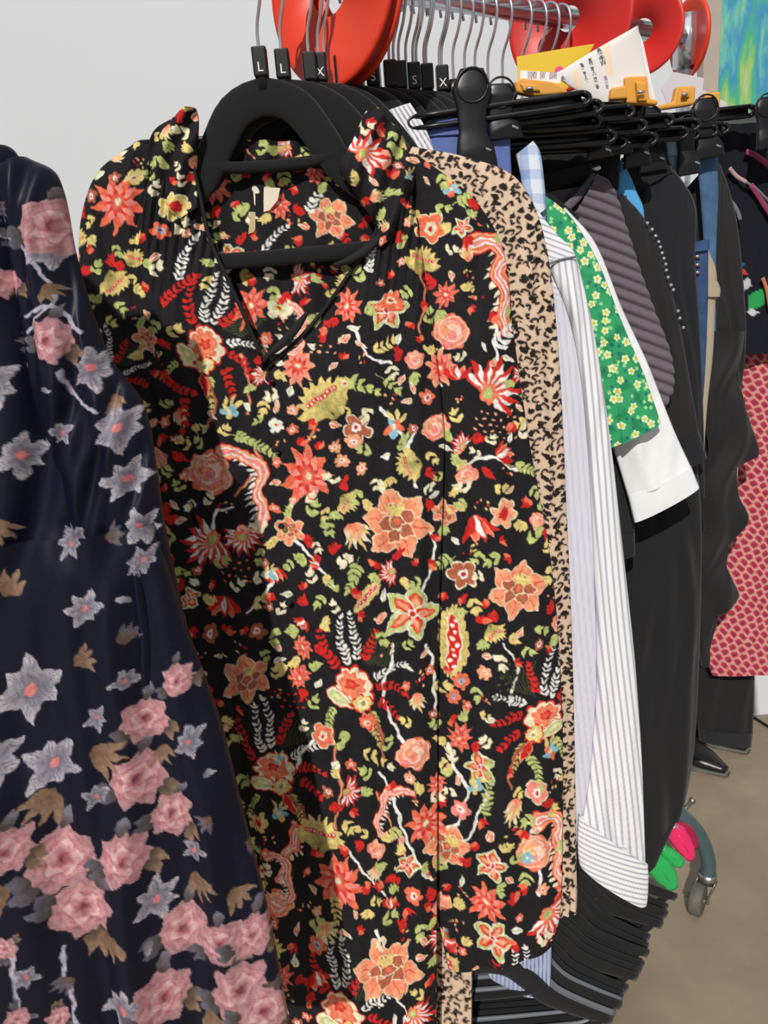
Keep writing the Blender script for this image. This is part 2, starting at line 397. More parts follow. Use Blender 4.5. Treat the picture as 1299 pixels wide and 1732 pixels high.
    def corn(s, cx, cy, k=1.0, a=0.0):
        c, n = math.cos(a), math.sin(a)
        def T(x, y): return cx+k*(x*c-y*n), cy+k*(x*n+y*c)
        s.blob(cx, cy, 26*k, 62*k, a, YEL, 22, .14, OLIVE); s.blob(cx, cy, 13*k, 50*k, a, CREAM); s.blob(cx, cy, 10*k, 47*k, a, RED)
        for i in range(9): s.blob(*T((-1)**i*3, -38+i*9.5), 3.4*k, col=WHT)
        s.mark(cx, cy, 40*k)
    def serpent(s, cx, cy, k=1.0, a=0.0, fl=1):
        c, n = math.cos(a), math.sin(a)
        def T(x, y): x = x*fl; return cx+k*(x*c-y*n), cy+k*(x*n+y*c)
        P = [(-46, -70), (-8, -62), (20, -38), (12, 0), (24, 34), (4, 66), (-14, 56)]
        Q = catmull(np.array(P, float), 20)
        for q in Q[4:]: s.leaf(*T(q[0]-4, q[1]), *T(q[0]-24, q[1]+8), 6*k, WHT)
        for wd, col in ((24, RED), (20, PEACH), (12, WHT), (7, PINK)): s.line([T(*p) for p in P], wd*k, col, .4, 26)
        s.mark(*T(5, -30), 30*k); s.mark(*T(10, 25), 26*k)
    def flare(s, cx, cy, k=1.0, a=0.0):
        """feathery red and white bloom"""
        for i in range(9):
            t = a-1.5+i*.42; r = (62+8*math.sin(i*2.3))*k; s.leaf(cx, cy, cx+math.cos(t)*r, cy+math.sin(t)*r, 17*k, RED, None, None, CORAL); s.leaf(cx, cy, cx+math.cos(t+.1)*r*.82, cy+math.sin(t+.1)*r*.82, 11*k, WHT)
        s.blob(cx, cy, 20*k, 16*k, a, CORAL, 5, .3, PEACH); s.blob(cx, cy, 9*k, col=GRN); s.mark(cx, cy, 46*k)
    def plume(s, cx, cy, k=1.0, a=0.0, col=YEL):
        for i in range(7):
            t = a-.75+i*.25; s.leaf(cx, cy, cx+math.cos(t)*(62-abs(i-3)*8)*k, cy+math.sin(t)*(62-abs(i-3)*8)*k, 11*k, col if i % 2 else CREAM, None, None, CORAL)
        s.mark(cx+math.cos(a)*28*k, cy+math.sin(a)*28*k, 26*k)
    def cup(s, cx, cy, k=1.0, a=0.0):
        for i in range(5):
            t = a-.8+i*.4; s.leaf(cx, cy, cx+math.cos(t)*50*k, cy+math.sin(t)*50*k, 20*k, CORAL if i % 2 else RED, None, PEACH if i % 2 else None, RED)
        s.leaf(cx, cy, cx+math.cos(a)*44*k, cy+math.sin(a)*44*k, 12*k, WHT); s.mark(cx+math.cos(a)*25*k, cy+math.sin(a)*25*k, 28*k)
    def trefoil(s, cx, cy, k=1.0, a=0.0, cols=(CORAL, BLUE)):
        for i in range(5): t = a+i*1.257; s.blob(cx+math.cos(t)*9*k, cy+math.sin(t)*9*k, 8*k, 6*k, t, cols[i % len(cols)])
        s.blob(cx, cy, 4*k, col=CREAM)
        for i in range(3): t = a-2.2+i*.6; s.leaf(cx+math.cos(t)*12*k, cy+math.sin(t)*12*k, cx+math.cos(t)*32*k, cy+math.sin(t)*32*k, 8*k, YEL)
        s.mark(cx, cy, 20*k)
    def read(s, px, py, wob=1.0):
        qx, qy = px, py
        px = qx+wob*(2.6*np.sin(qy*.061+1.3*np.sin(qx*.043))+1.5*np.sin(qy*.17+qx*.11)+.8*np.sin(qx*.37-qy*.29)); py = qy+wob*(2.6*np.sin(qx*.057+1.7*np.sin(qy*.039))+1.5*np.sin(qx*.19-qy*.13)+.8*np.sin(qx*.31+qy*.41))
        x = np.clip((px-s.x0)*s.sc-.5, 0, s.w-1.001); y = np.clip((py-s.y0)*s.sc-.5, 0, s.h-1.001)
        i, j = y.astype(int), x.astype(int); fy, fx = (y-i)[:, None], (x-j)[:, None]
        mot = (1+s.mottle*(np.sin(px*.23+np.sin(py*.19)*2)*np.sin(py*.21+np.sin(px*.17)*2)+.6*np.sin(px*.61+py*.4)*np.sin(py*.7-px*.3)))[:, None]
        return mot*((s.im[i, j]*(1-fx)+s.im[i, j+1]*fx)*(1-fy)+(s.im[i+1, j]*(1-fx)+s.im[i+1, j+1]*fx)*fy)

def floral_canvas():
    c = Canvas(90, 150, 1010, 1765, BLK, 1.2)
    # white and cream twigs first
    for P in ([(700, 720), (690, 770), (700, 820)], [(640, 690), (665, 715), (690, 760), (700, 800)], [(765, 560), (740, 600), (745, 650)], [(720, 880), (735, 940), (715, 990)],
              [(665, 1080), (650, 1180), (690, 1260)], [(760, 1250), (765, 1290), (790, 1330), (770, 1380), (735, 1400)], [(720, 1090), (735, 1140), (735, 1200)], [(780, 780), (830, 770), (870, 790)],
              [(460, 980), (440, 1010), (420, 1030)], [(480, 900), (530, 940), (570, 990)], [(560, 1390), (600, 1440), (650, 1500)], [(640, 1290), (680, 1380), (700, 1440), (730, 1480)],
              [(850, 640), (835, 600), (840, 540)], [(360, 900), (370, 860), (400, 850)], [(640, 1560), (650, 1640), (690, 1700)], [(600, 560), (620, 600), (660, 610)], [(860, 1180), (870, 1120), (850, 1080)],
              [(530, 1250), (500, 1290), (480, 1330)], [(820, 1330), (800, 1390), (760, 1420)], [(905, 1500), (915, 1450), (940, 1410)]):
        c.line(P, 6, WHT, .3)
    for P in ([(540, 660), (530, 720), (520, 760)], [(408, 600), (425, 650), (420, 700)], [(400, 830), (440, 780), (430, 740)], [(640, 1330), (670, 1400), (690, 1470)], [(700, 430), (715, 480), (710, 560)], [(560, 1220), (575, 1300), (570, 1390)]):
        c.line(P, 6, RUST, .2); c.line(P, 2, PEACH, .2)
    for a in ((350, 585, .98, .35, 1), (600, 1150, .95, .0, 1), (465, 1295, .92, -.1, 1), (915, 1205, .92, .1, -1), (580, 1700, .95, .05, 1), (870, 1690, .8, .2, 1), (190, 640, .7, 0, 1), (330, 1560, .9, .1, 1)):
        c.phoenix(*a)
    for a in ((672, 880, 1.0, .2), (420, 1140, .72, .4), (872, 990, .85, .8), (655, 1625, .95, .1), (755, 1425, .7, .9), (300, 1350, .7, .3), (560, 370, .62, .2)):
        c.peony(*a)
    for a in ((695, 1030, 1.0, -1.3), (810, 1290, .6, -.5), (655, 525, .7, 1.0), (835, 1580, .7, 1.2)): c.orchid(*a)
    for a in ((520, 800, .95, .4, CORAL), (205, 345, .95, 0, CORAL), (425, 520, .7, .3, CORAL), (722, 1385, .75, .1, CORAL), (575, 1480, .9, .6, CORAL), (505, 620, .6, .3, PEACH), (820, 1520, .7, .2, CORAL), (745, 620, .6, .2, PEACH), (960, 1500, .6, 1, CORAL)): c.burst(*a)
    for a in ((355, 795, 1.0, .3), (760, 560, .75, .2), (900, 1430, .85, .6), (735, 720, .62, 0), (700, 1265, .75, .4), (470, 1520, .7, .1), (250, 960, .7, .2), (640, 270, .5, .2)): c.rose(*a)
    for a in ((838, 470, .95, .1, 1), (935, 1420, .72, .1, 1), (500, 1430, .6, .2, -1)): c.flame(*a)
    for a in ((545, 670, .95, -.55), (540, 1400, .8, .1), (450, 1590, .6, .2), (715, 440, .6, .3)): c.fan(*a)
    for a in ((765, 1080, 1.0, .05), (620, 1000, .5, .6), (760, 1660, .7, .1)): c.corn(*a)
    for a in ((425, 830, 1.0, .0, 1), (500, 560, .62, .3, 1), (300, 1150, .8, .2, 1), (480, 1480, .6, 0, 1), (655, 1360, .6, .3, -1)): c.serpent(*a)
    for a in ((825, 660, .95, -1.0), (360, 910, .8, 2.2), (610, 265, .75, -.9), (925, 1540, .8, .6), (410, 900, .6, 1.5), (340, 1480, .7, 1.5), (700, 1700, .6, .4)): c.flare(*a)
    for a in ((590, 880, .95, 1.0, YEL), (790, 440, .5, -1.6, YEL), (180, 270, .8, -.6, YEL), (870, 1340, .75, 1.8, YEL), (705, 1160, .6, 1.4, YEL), (540, 1550, .8, .9, YEL), (300, 690, .6, 1.0, YEL), (640, 1450, .5, 2.0, CREAM)): c.plume(*a)
    for a in ((380, 1000, .8, 1.6), (800, 870, .9, 1.2), (775, 640, .6, -1.6), (465, 960, .5, 1.5), (760, 300, .6, 0), (530, 1640, .6, 1.0), (840, 770, .6, -.6)): c.cup(*a)
    for a in ((665, 720, .95, .2), (390, 690, .9, .5, (BLUE, YEL)), (765, 320, 1.0, .4, (BLUE, CORAL)), (800, 1320, .8, .3, (BLUE, YEL)), (890, 1440, .7, .2, (BLUE,)), (455, 970, .7, .5, (BLUE, RED)), (475, 1370, .8, .2, (BLUE, YEL)), (930, 1265, .9, .2, (BLUE, CORAL)), (470, 1280, .6, 0, (BLUE, CREAM)), (690, 300, .5, 0, (BLUE, YEL))): c.trefoil(*a)
    for a in ((605, 720, 25, 5, .3, RUST, WHT), (725, 385, 26, 5, .2, CORAL, CREAM), (780, 965, 25, 5, .6, RUST, WHT), (660, 510, 18, 5, .3, CORAL, CREAM), (722, 668, 13, 5, 0, CORAL, WHT), (360, 1065, 16, 5, .3, RUST, WHT), (440, 1060, 14, 5, .2, RUST, WHT), (850, 860, 22, 6, .3, PEACH, RED),
              (475, 520, 20, 6, .2, CREAM, GRN), (275, 390, 17, 5, .4, CORAL, BLUE), (300, 350, 24, 7, 0, YEL, RED), (230, 300, 15, 5, .3, YEL, CREAM), (545, 1235, 20, 5, .3, CORAL, CREAM), (780, 1145, 15, 6, .3, CORAL, BLUE), (765, 1172, 13, 6, .1, CORAL, BLUE), (815, 1130, 12, 6, 0, PEACH, WHT),
              (905, 1330, 20, 5, .2, PINK, WHT), (780, 1360, 17, 5, .3, PINK, WHT), (540, 1590, 16, 5, .2, CORAL, BLUE), (470, 720, 14, 6, .2, WHT, CREAM), (600, 745, 14, 6, .1, PEACH, WHT), (580, 775, 13, 6, .1, PEACH, WHT), (570, 750, 11, 6, 0, PEACH, WHT), (610, 790, 11, 6, 0, PEACH, WHT), (585, 650, 14, 5, .2, YEL, CREAM), (620, 1210, 14, 5, 0, CORAL, CREAM), (440, 1380, 16, 5, .2, YEL, RED), (700, 1500, 16, 5, .1, CORAL, WHT), (430, 1620, 15, 5, .2, CORAL, WHT)):
        c.daisy(*a, out=CREAM if a[2] > 18 else None)
    for a in ((830, 715, 70, 46, PEACH), (400, 960, 46, 34, CORAL), (545, 590, 40, 18, PEACH), (935, 1580, 46, 26, PEACH), (850, 1140, 30, 60, DGRN), (490, 1180, 40, 26, RED)): c.dots(*a)
    for a in ((270, 520, -.9, 80, 8, 8, 14, RED, .4), (300, 480, -1.3, 80, 9, 6, 13, WHT, .3), (270, 620, .8, 70, 7, 9, 14, RED, -.3), (310, 660, 1.4, 60, 5, 10, 14, RED, .2), (390, 730, .2, 80, 9, 7, 15, GRN, .6), (760, 350, -.3, 55, 5, 9, 18, GRN, -.4), (830, 600, -1.0, 70, 5, 10, 20, WHT, .3), (445, 430, -1.0, 60, 7, 6, 12, WHT, .2), (620, 470, -1.4, 60, 7, 7, 13, WHT, .2),
              (860, 780, .3, 50, 5, 8, 16, GRN, .3), (625, 600, -.8, 45, 4, 8, 16, YEL, .5), (580, 640, .2, 55, 4, 9, 17, GRN, .3), (640, 630, .6, 40, 3, 8, 16, GRN, .3), (820, 1380, -1.6, 90, 9, 6, 14, GRN, .2), (890, 1260, 1.2, 60, 7, 6, 14, GRN, .1), (610, 940, 1.9, 50, 5, 8, 15, GRN, .2), (770, 930, 2.4, 40, 4, 7, 13, GRN, .2), (560, 1500, 1.3, 60, 6, 7, 14, YEL, .3), (600, 1260, .2, 60, 4, 8, 16, YEL, .3), (520, 370, -1.2, 50, 5, 7, 14, WHT, .2), (570, 390, .8, 45, 4, 7, 14, RED, .2)):
        c.sprig(a[0], a[1], a[2], a[3], a[4], a[5], a[6], a[7], a[8], a[7] if a[7] in (GRN,) else None)
    r = np.random.default_rng(21)
    for _ in range(5000):          # middling blooms in the larger gaps
        x, y = r.uniform(100, 1000), r.uniform(170, 1750); k = r.uniform(.36, .58); R = 52*k
        if any(c.busyR(x, y, q) for q in (R*.4, R*.8, R*1.15)): continue
        a = r.uniform(0, 6.28); t = r.integers(0, 9)
        (c.peony, c.burst, c.rose, c.flare, c.cup, c.plume, c.orchid, c.fan, c.burst)[t](x, y, k, a)
        for i in range(3): b = a+2.1*i; c.sprig(x+math.cos(b)*R*.8, y+math.sin(b)*R*.8, b, R*.7, 3, 7, 13, (GRN, RED, YEL)[i], .5)
    r = np.random.default_rng(5); n = 0
    for _ in range(90000):
        x, y = r.uniform(95, 1000), r.uniform(160, 1755)
        if c.busyR(x, y, 9): continue
        t = r.integers(0, 10); a = r.uniform(0, 6.28); k = r.uniform(.8, 1.2)
        if t <= 3: c.sprig(x-10*math.cos(a), y-10*math.sin(a), a, 24*k, 2, 8*k, 14*k, (YEL, GRN, GRN, CREAM)[t], r.uniform(-.5, .5), None, True)
        elif t <= 5:
            for i in range(3): b = a+i*.7; c.leaf(x, y, x+math.cos(b)*15*k, y+math.sin(b)*15*k, 9*k, (RED, RED, CORAL)[i])
        elif t == 6: c.daisy(x, y, 9*k, 5, a, (CORAL, PEACH, RUST)[r.integers(0, 3)], WHT)
        elif t == 7: c.leaf(x-10*math.cos(a), y-10*math.sin(a), x+11*math.cos(a), y+11*math.sin(a), 10*k, WHT, GRN)
        elif t == 8:
            for i in range(6): c.blob(x+r.uniform(-11, 11), y+r.uniform(-11, 11), 2.6, 1.9, a, (YEL, RED, PEACH)[i % 3])
        else: c.leaf(x-11*math.cos(a), y-11*math.sin(a), x+11*math.cos(a), y+11*math.sin(a), 11*k, CORAL, WHT, CREAM)
        c.mark(x, y, r.choice([9, 11, 17])); n += 1
        if n > 2200: break
    return c

NAVY = (17, 19, 36); GW = (178, 172, 180); GRY = (96, 92, 106); TAN = (142, 114, 94); LP = (196, 142, 146); DP = (150, 58, 76)  # cloth and flowers kept dim: shade on this dress is put into the colours
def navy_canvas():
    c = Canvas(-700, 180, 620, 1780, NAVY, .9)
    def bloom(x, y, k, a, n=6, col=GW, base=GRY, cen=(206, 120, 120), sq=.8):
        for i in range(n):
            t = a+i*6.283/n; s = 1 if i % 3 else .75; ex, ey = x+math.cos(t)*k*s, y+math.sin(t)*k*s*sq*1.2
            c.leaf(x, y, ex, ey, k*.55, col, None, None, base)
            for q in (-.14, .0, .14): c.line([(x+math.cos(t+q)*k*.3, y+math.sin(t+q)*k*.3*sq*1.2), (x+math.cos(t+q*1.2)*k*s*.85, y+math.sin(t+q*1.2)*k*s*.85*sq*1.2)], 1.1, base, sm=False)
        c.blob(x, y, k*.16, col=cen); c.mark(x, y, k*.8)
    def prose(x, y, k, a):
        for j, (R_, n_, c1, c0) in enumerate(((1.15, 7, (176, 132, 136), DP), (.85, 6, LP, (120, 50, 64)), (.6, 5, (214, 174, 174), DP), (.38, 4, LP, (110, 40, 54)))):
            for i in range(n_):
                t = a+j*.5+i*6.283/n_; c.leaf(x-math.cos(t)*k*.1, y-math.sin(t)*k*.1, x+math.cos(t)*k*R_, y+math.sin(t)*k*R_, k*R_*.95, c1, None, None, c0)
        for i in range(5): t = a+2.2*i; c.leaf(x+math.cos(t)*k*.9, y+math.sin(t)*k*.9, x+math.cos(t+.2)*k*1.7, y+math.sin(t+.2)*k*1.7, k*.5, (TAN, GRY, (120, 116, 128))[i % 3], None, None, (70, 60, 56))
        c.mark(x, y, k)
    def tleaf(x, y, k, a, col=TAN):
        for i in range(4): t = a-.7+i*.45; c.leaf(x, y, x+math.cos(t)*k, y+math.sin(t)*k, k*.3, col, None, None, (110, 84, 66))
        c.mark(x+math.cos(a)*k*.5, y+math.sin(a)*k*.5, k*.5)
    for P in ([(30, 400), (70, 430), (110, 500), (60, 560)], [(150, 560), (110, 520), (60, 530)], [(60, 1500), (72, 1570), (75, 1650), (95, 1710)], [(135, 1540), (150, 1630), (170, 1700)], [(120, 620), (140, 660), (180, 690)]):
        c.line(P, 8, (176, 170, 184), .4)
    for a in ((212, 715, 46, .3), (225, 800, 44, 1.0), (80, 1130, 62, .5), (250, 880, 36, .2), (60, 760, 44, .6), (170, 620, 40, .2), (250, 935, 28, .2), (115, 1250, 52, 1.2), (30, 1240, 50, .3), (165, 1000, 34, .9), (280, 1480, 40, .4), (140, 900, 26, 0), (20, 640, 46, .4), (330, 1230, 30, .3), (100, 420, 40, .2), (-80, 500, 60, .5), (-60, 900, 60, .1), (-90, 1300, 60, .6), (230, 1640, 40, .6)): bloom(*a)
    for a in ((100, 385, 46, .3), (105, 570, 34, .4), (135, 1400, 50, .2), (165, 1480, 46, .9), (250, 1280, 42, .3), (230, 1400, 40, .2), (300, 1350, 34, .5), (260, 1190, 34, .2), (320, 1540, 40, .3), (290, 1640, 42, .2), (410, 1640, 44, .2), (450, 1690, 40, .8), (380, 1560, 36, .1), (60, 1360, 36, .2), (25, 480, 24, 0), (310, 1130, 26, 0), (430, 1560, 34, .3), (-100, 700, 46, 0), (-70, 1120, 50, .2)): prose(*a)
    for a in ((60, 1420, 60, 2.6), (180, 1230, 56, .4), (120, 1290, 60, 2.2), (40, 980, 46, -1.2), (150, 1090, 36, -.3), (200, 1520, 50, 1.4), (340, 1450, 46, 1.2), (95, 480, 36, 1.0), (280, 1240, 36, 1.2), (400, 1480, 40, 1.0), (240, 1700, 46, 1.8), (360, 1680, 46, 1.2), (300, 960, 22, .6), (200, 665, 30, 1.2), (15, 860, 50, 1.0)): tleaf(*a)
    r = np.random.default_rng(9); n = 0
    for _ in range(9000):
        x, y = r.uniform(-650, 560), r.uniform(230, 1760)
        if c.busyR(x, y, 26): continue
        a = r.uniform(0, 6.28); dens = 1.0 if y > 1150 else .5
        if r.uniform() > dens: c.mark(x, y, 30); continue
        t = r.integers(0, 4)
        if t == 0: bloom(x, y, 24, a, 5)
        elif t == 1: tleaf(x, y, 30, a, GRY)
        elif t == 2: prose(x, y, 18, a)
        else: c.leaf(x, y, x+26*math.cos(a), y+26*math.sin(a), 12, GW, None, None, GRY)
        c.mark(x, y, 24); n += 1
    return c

# ---- simple all-over prints, evaluated straight at the vertices
def cells(px, py, st, seed=0, jit=.8):
    """nearest jittered grid point: distance, offset x, offset y, cell random"""
    gx, gy = np.floor(px/st), np.floor(py/st); best = np.full(px.shape, 1e9); ox = np.zeros_like(px); oy = np.zeros_like(px); rr = np.zeros_like(px)
    for dx in (-1, 0, 1):
        for dy in (-1, 0, 1):
            cx, cy = gx+dx, gy+dy; h = np.sin(cx*127.1+cy*311.7+seed)*43758.5453; h1 = h-np.floor(h); h = np.sin(cx*269.5+cy*183.3+seed)*24634.633; h2 = h-np.floor(h)
            qx = (cx+.5+(h1-.5)*jit)*st; qy = (cy+.5+(h2-.5)*jit)*st; d = np.hypot(px-qx, py-qy); k = d < best
            best = np.where(k, d, best); ox = np.where(k, px-qx, ox); oy = np.where(k, py-qy, oy); rr = np.where(k, h1, rr)
    return best, ox, oy, rr
def mixc(a, b, t): return np.asarray(a, float)*(1-t[:, None])+np.asarray(b, float)*t[:, None]
def p_leopard(st=19):
    def f(px, py):
        x = px+2.5*np.sin(py/7.)+1.5*np.sin(py/3.1+px/5); y = py+2.5*np.sin(px/6.)
        sc = np.clip(1.05-(py-300)/1900, .5, 1.05); d, ox, oy, r = cells(x, y/ (.75+.35*sc), st, 3.0, .75)
        a = np.arctan2(oy, ox)+r*6.28; R = st*(.36+.10*np.sin(r*40))
        ring = np.exp(-((d-R*.85)/(st*.15))**2*1.3)*(np.cos(a)+.25*np.sin(3*a) > -.5)*1.5
        core = (d < R*.5)*.45; spot = (r > .62)*(d < R*.7)*1.0
        t = np.clip(np.maximum(ring, spot), 0, 1)
        c = mixc((218, 190, 164), (196, 158, 128), np.clip(core, 0, 1)); return c*(1-t[:, None])+np.array((34, 27, 26))*t[:, None]
    return f
def p_stripes(c1, c2, per, dirx, diry, w=.4, warp=3):
    l = math.hypot(dirx, diry)
    def f(px, py):
        s = (px*diry-py*dirx)/l+warp*np.sin(py/130.); t = smoothstep(w-.15, w+.1, np.abs(np.sin(s*math.pi/per))); return mixc(c2, c1, t)
    return f
def p_daisies(px, py):
    n = np.sin(px/9.+np.sin(py/7.)*2)+np.sin(py/8.+np.sin(px/11.)*2)
    c = mixc((52, 160, 104), (34, 130, 84), np.clip(n*.5, 0, 1))
    d, ox, oy, r = cells(px, py, 12, 8.0, .9); c = np.where(((d < 3.2)*(r > .45))[:, None], np.where((r > .75)[:, None], (34, 110, 110), (150, 214, 150)), c)
    d, ox, oy, r = cells(px, py, 23, 1.0, .95); a = np.arctan2(oy, ox)+r*6; e = (6.2+2*r)*(.62+.38*np.abs(np.cos(a*2.5)))
    c = np.where(((d < e)*(r > .12))[:, None], (226, 238, 190), c); return np.where(((d < 3)*(r > .12))[:, None], (214, 200, 70), c)
def p_redscale(px, py):
    x = px*.97+py*.10; y = py*.97-px*.22; row = np.floor(y/11); xx = x+(row % 2)*7.5+3*np.sin(y/9.); u = (xx/15-np.floor(xx/15))-.5; v = y/11-np.floor(y/11)
    c = mixc((208, 146, 136), (168, 44, 66), smoothstep(.08, .2, .62-np.abs(u)*1.1-np.abs(v-.45)*.75)); c2 = mixc(c, (118, 44, 82), smoothstep(.0, .25, .30-np.abs(u-.12)-np.abs(v-.6)*.8)); return c2
def p_check(px, py):
    x, y = px-.1*py, py; t = .5*(np.sin(x/5.2) > .2)+.35*(np.sin(y/6.5) > .3); return mixc((222, 230, 244), (132, 160, 206), np.clip(t, 0, 1))
AMBIENT, KEY, KEY_AIM, PANEL, EXPO = .33, 3.5, (.1, .9, 1.0), 6, -.12
# ------------------------------------------------------------------ light
w = bpy.data.worlds.new('shop_light'); bpy.context.scene.world = w; w.use_nodes = True
w.node_tree.nodes['Background'].inputs[0].default_value = (.93, .96, 1.0, 1); w.node_tree.nodes['Background'].inputs[1].default_value = AMBIENT
def lamp(kind, name, loc, target, energy, **k):
    d = bpy.data.lights.new(name, kind); d.energy = energy
    for a, v in k.items(): setattr(d, a, v)
    o = bpy.data.objects.new(name, d); C.objects.link(o); o.location = loc
    o.rotation_euler = (Vector(target)-Vector(loc)).to_track_quat('-Z', 'Y').to_euler(); return o
lamp('SUN', 'key_light', (-.74, -2.2, 3.5), KEY_AIM, KEY, angle=math.radians(1.1), color=(1.0, .965, .91))
lamp('AREA', 'ceiling_panel', (.4, .4, 3.4), (.3, 1.2, 0), PANEL, size=1.6)
sc = bpy.context.scene; sc.view_settings.view_transform = 'Standard'; sc.view_settings.exposure = EXPO; sc.view_settings.look = 'None'
sc.cycles.max_bounces = 6

# ------------------------------------------------------------------ setting
YW = float(floor_at(1292, 1226)[1])+.04
m_wall = solid('wall_paint', (206, 208, 212), .8, noise=.03, nscale=2.0, bump=.05, bscale=60)
def concrete():
    m, nt, b = mat_new('concrete_floor'); L = nt.links; tc = nt.nodes.new('ShaderNodeTexCoord')
    n1 = nt.nodes.new('ShaderNodeTexNoise'); n1.inputs['Scale'].default_value = 3; n1.inputs['Detail'].default_value = 8; n1.inputs['Roughness'].default_value = .65
    mp = nt.nodes.new('ShaderNodeMapping'); mp.inputs['Rotation'].default_value = (0, 0, .6); mp.inputs['Scale'].default_value = (1.5, 9, 1)
    n2 = nt.nodes.new('ShaderNodeTexNoise'); n2.inputs['Scale'].default_value = 7; n2.inputs['Detail'].default_value = 6
    L.new(tc.outputs['Object'], n1.inputs['Vector']); L.new(tc.outputs['Object'], mp.inputs['Vector']); L.new(mp.outputs['Vector'], n2.inputs['Vector'])
    r1 = nt.nodes.new('ShaderNodeValToRGB'); e = r1.color_ramp.elements; e[0].position = .3; e[1].position = .72
    e[0].color = (*lin((122, 108, 90)), 1); e[1].color = (*lin((152, 138, 116)), 1)
    r2 = nt.nodes.new('ShaderNodeValToRGB'); e = r2.color_ramp.elements; e[0].position = .62; e[1].position = .78; e[0].color = (0, 0, 0, 1); e[1].color = (.28, .28, .28, 1)
    mx = nt.nodes.new('ShaderNodeMix'); mx.data_type = 'RGBA'; mx.inputs[7].default_value = (*lin((176, 160, 134)), 1)
    L.new(n1.outputs['Fac'], r1.inputs['Fac']); L.new(n2.outputs['Fac'], r2.inputs['Fac']); L.new(r2.outputs['Color'], mx.inputs[0]); L.new(r1.outputs['Color'], mx.inputs[6])
    L.new(mx.outputs[2], b.inputs['Base Color']); setin(b, Roughness=.55); return m
tag(MB().add(*box((.6, .2, -.05), (6, 4.6, .1))).build('floor', concrete(), smooth=False), kind='structure')
tag(MB().add(*box((.6, YW+.06, 1.5), (6, .1, 3.0))).build('wall_back', m_wall, smooth=False), kind='structure')
# painting on the wall
m_frame = solid('raw_canvas_edge', (172, 158, 146), .8, noise=.1, nscale=14)
def water():
    m, nt, b = mat_new('watercolour'); L = nt.links; tc = nt.nodes.new('ShaderNodeTexCoord')
    mp = nt.nodes.new('ShaderNodeMapping'); mp.inputs['Scale'].default_value = (9, 9, 2.4); mp.inputs['Location'].default_value = (3.4, 0, 1.7)
    t = nt.nodes.new('ShaderNodeTexNoise'); t.inputs['Scale'].default_value = 1.25; t.inputs['Detail'].default_value = 8; t.inputs['Roughness'].default_value = .58
    L.new(tc.outputs['Object'], mp.inputs['Vector']); L.new(mp.outputs['Vector'], t.inputs['Vector'])
    r = nt.nodes.new('ShaderNodeValToRGB'); cr = r.color_ramp
    for p, c in ((.0, (196, 196, 182)), (.36, (184, 198, 176)), (.43, (150, 186, 104)), (.48, (70, 168, 124)), (.52, (66, 160, 150)), (.56, (58, 136, 178)), (.61, (96, 176, 166)), (.66, (160, 190, 110)), (.74, (196, 200, 186))):
        e = cr.elements.new(p); e.color = (*lin(c), 1)
    cr.elements.remove(cr.elements[0]); cr.elements.remove(cr.elements[-1])
    L.new(t.outputs['Fac'], r.inputs['Fac']); L.new(r.outputs['Color'], b.inputs['Base Color']); setin(b, Roughness=.8); return m
pl = at(1196, 60, YW-.03); pr = at(1500, 60, YW-.03); pb = at(1240, 205, YW-.03)
x0, x1, zb = pl[0], pr[0], pb[2]; zt = zb+.75
pt = thing('painting', 'tall abstract watercolour canvas in greens and blues hanging on the back wall', 'painting', ((x0+x1)/2, YW, zb))
mbf = MB().add(*box((x0+.018, YW-.01, (zb+zt)/2), (.044, .036, zt-zb))).add(*box((x1-.018, YW-.01, (zb+zt)/2), (.044, .036, zt-zb))).add(*box(((x0+x1)/2, YW-.01, zt-.01), (x1-x0, .034, .03)))
mbf.build('frame', m_frame, pt, False, bevel=.003)
MB().add(*box(((x0+x1)/2, YW-.012, (zb+zt)/2), (x1-x0-.06, .034, zt-zb-.02))).build('canvas', water(), pt, False)
m_black_pl = solid('black_plastic', (19, 20, 23), .36)
P = [floor_at(1240, 1207, .004), floor_at(1268, 1211, .004), floor_at(1284, 1219, .004), floor_at(1310, 1234, .004), floor_at(1400, 1262, .004)]
tag(MB().add(*sweep(P, .004, seg=8, n=24)).build('cable', m_black_pl, loc=P[0]), 'thin black cable lying on the floor along the white wall', 'cable')

# ------------------------------------------------------------------ clothes rack
m_chrome = solid('chrome', (206, 214, 222), .18, .85); m_foot = solid('blue_grey_enamel', (92, 116, 124), .32, .55); m_steel = solid('dull_steel', (150, 150, 146), .38, .9)
m_rubber = solid('grey_rubber', (92, 90, 84), .7, noise=.2, nscale=60)
rk = thing('clothes_rack', 'chrome rolling clothes rack with a curved blue-grey foot on a caster', 'rack', (RB[0], RB[1], 0))
r0, r1 = rail(.40), RB
MB().add(*sweep([r0, r1], .0125, seg=20)).build('rail', m_chrome, rk)
cpl = RB
MB().add(*sweep([cpl+[0, 0, .03], cpl+[0, 0, -.04]], .019, seg=18)).build('rail_coupling', m_chrome, rk)
MB().add(*sweep([RB+[0, 0, -.02], np.array([RB[0], RB[1], .22])], .0125, seg=14)).build('post', m_chrome, rk)
MB().add(*sweep([r0+[0, 0, .02], np.array([r0[0], r0[1], .0])], .0125, seg=14)).build('post', m_chrome, rk)
YF = float(floor_at(1183, 1546)[1])+.01
fp = [at(1040, 1310, YF+.03), at(1100, 1338, YF+.015), at(1150, 1376, YF), at(1182, 1412, YF), at(1197, 1452, YF), at(1197, 1482, YF)]
fp.insert(0, np.array([RB[0], RB[1], float(fp[0][2])]))
MB().add(*sweep(fp, .0148, seg=16, n=40)).build('foot', m_foot, rk)
cs = MB(); c0 = at(1197, 1484, YF)
cs.add(*sweep([c0+[0, 0, .012], c0+[0, 0, -.008]], .0175, seg=16))
cr = cs.build('caster', m_steel, rk)
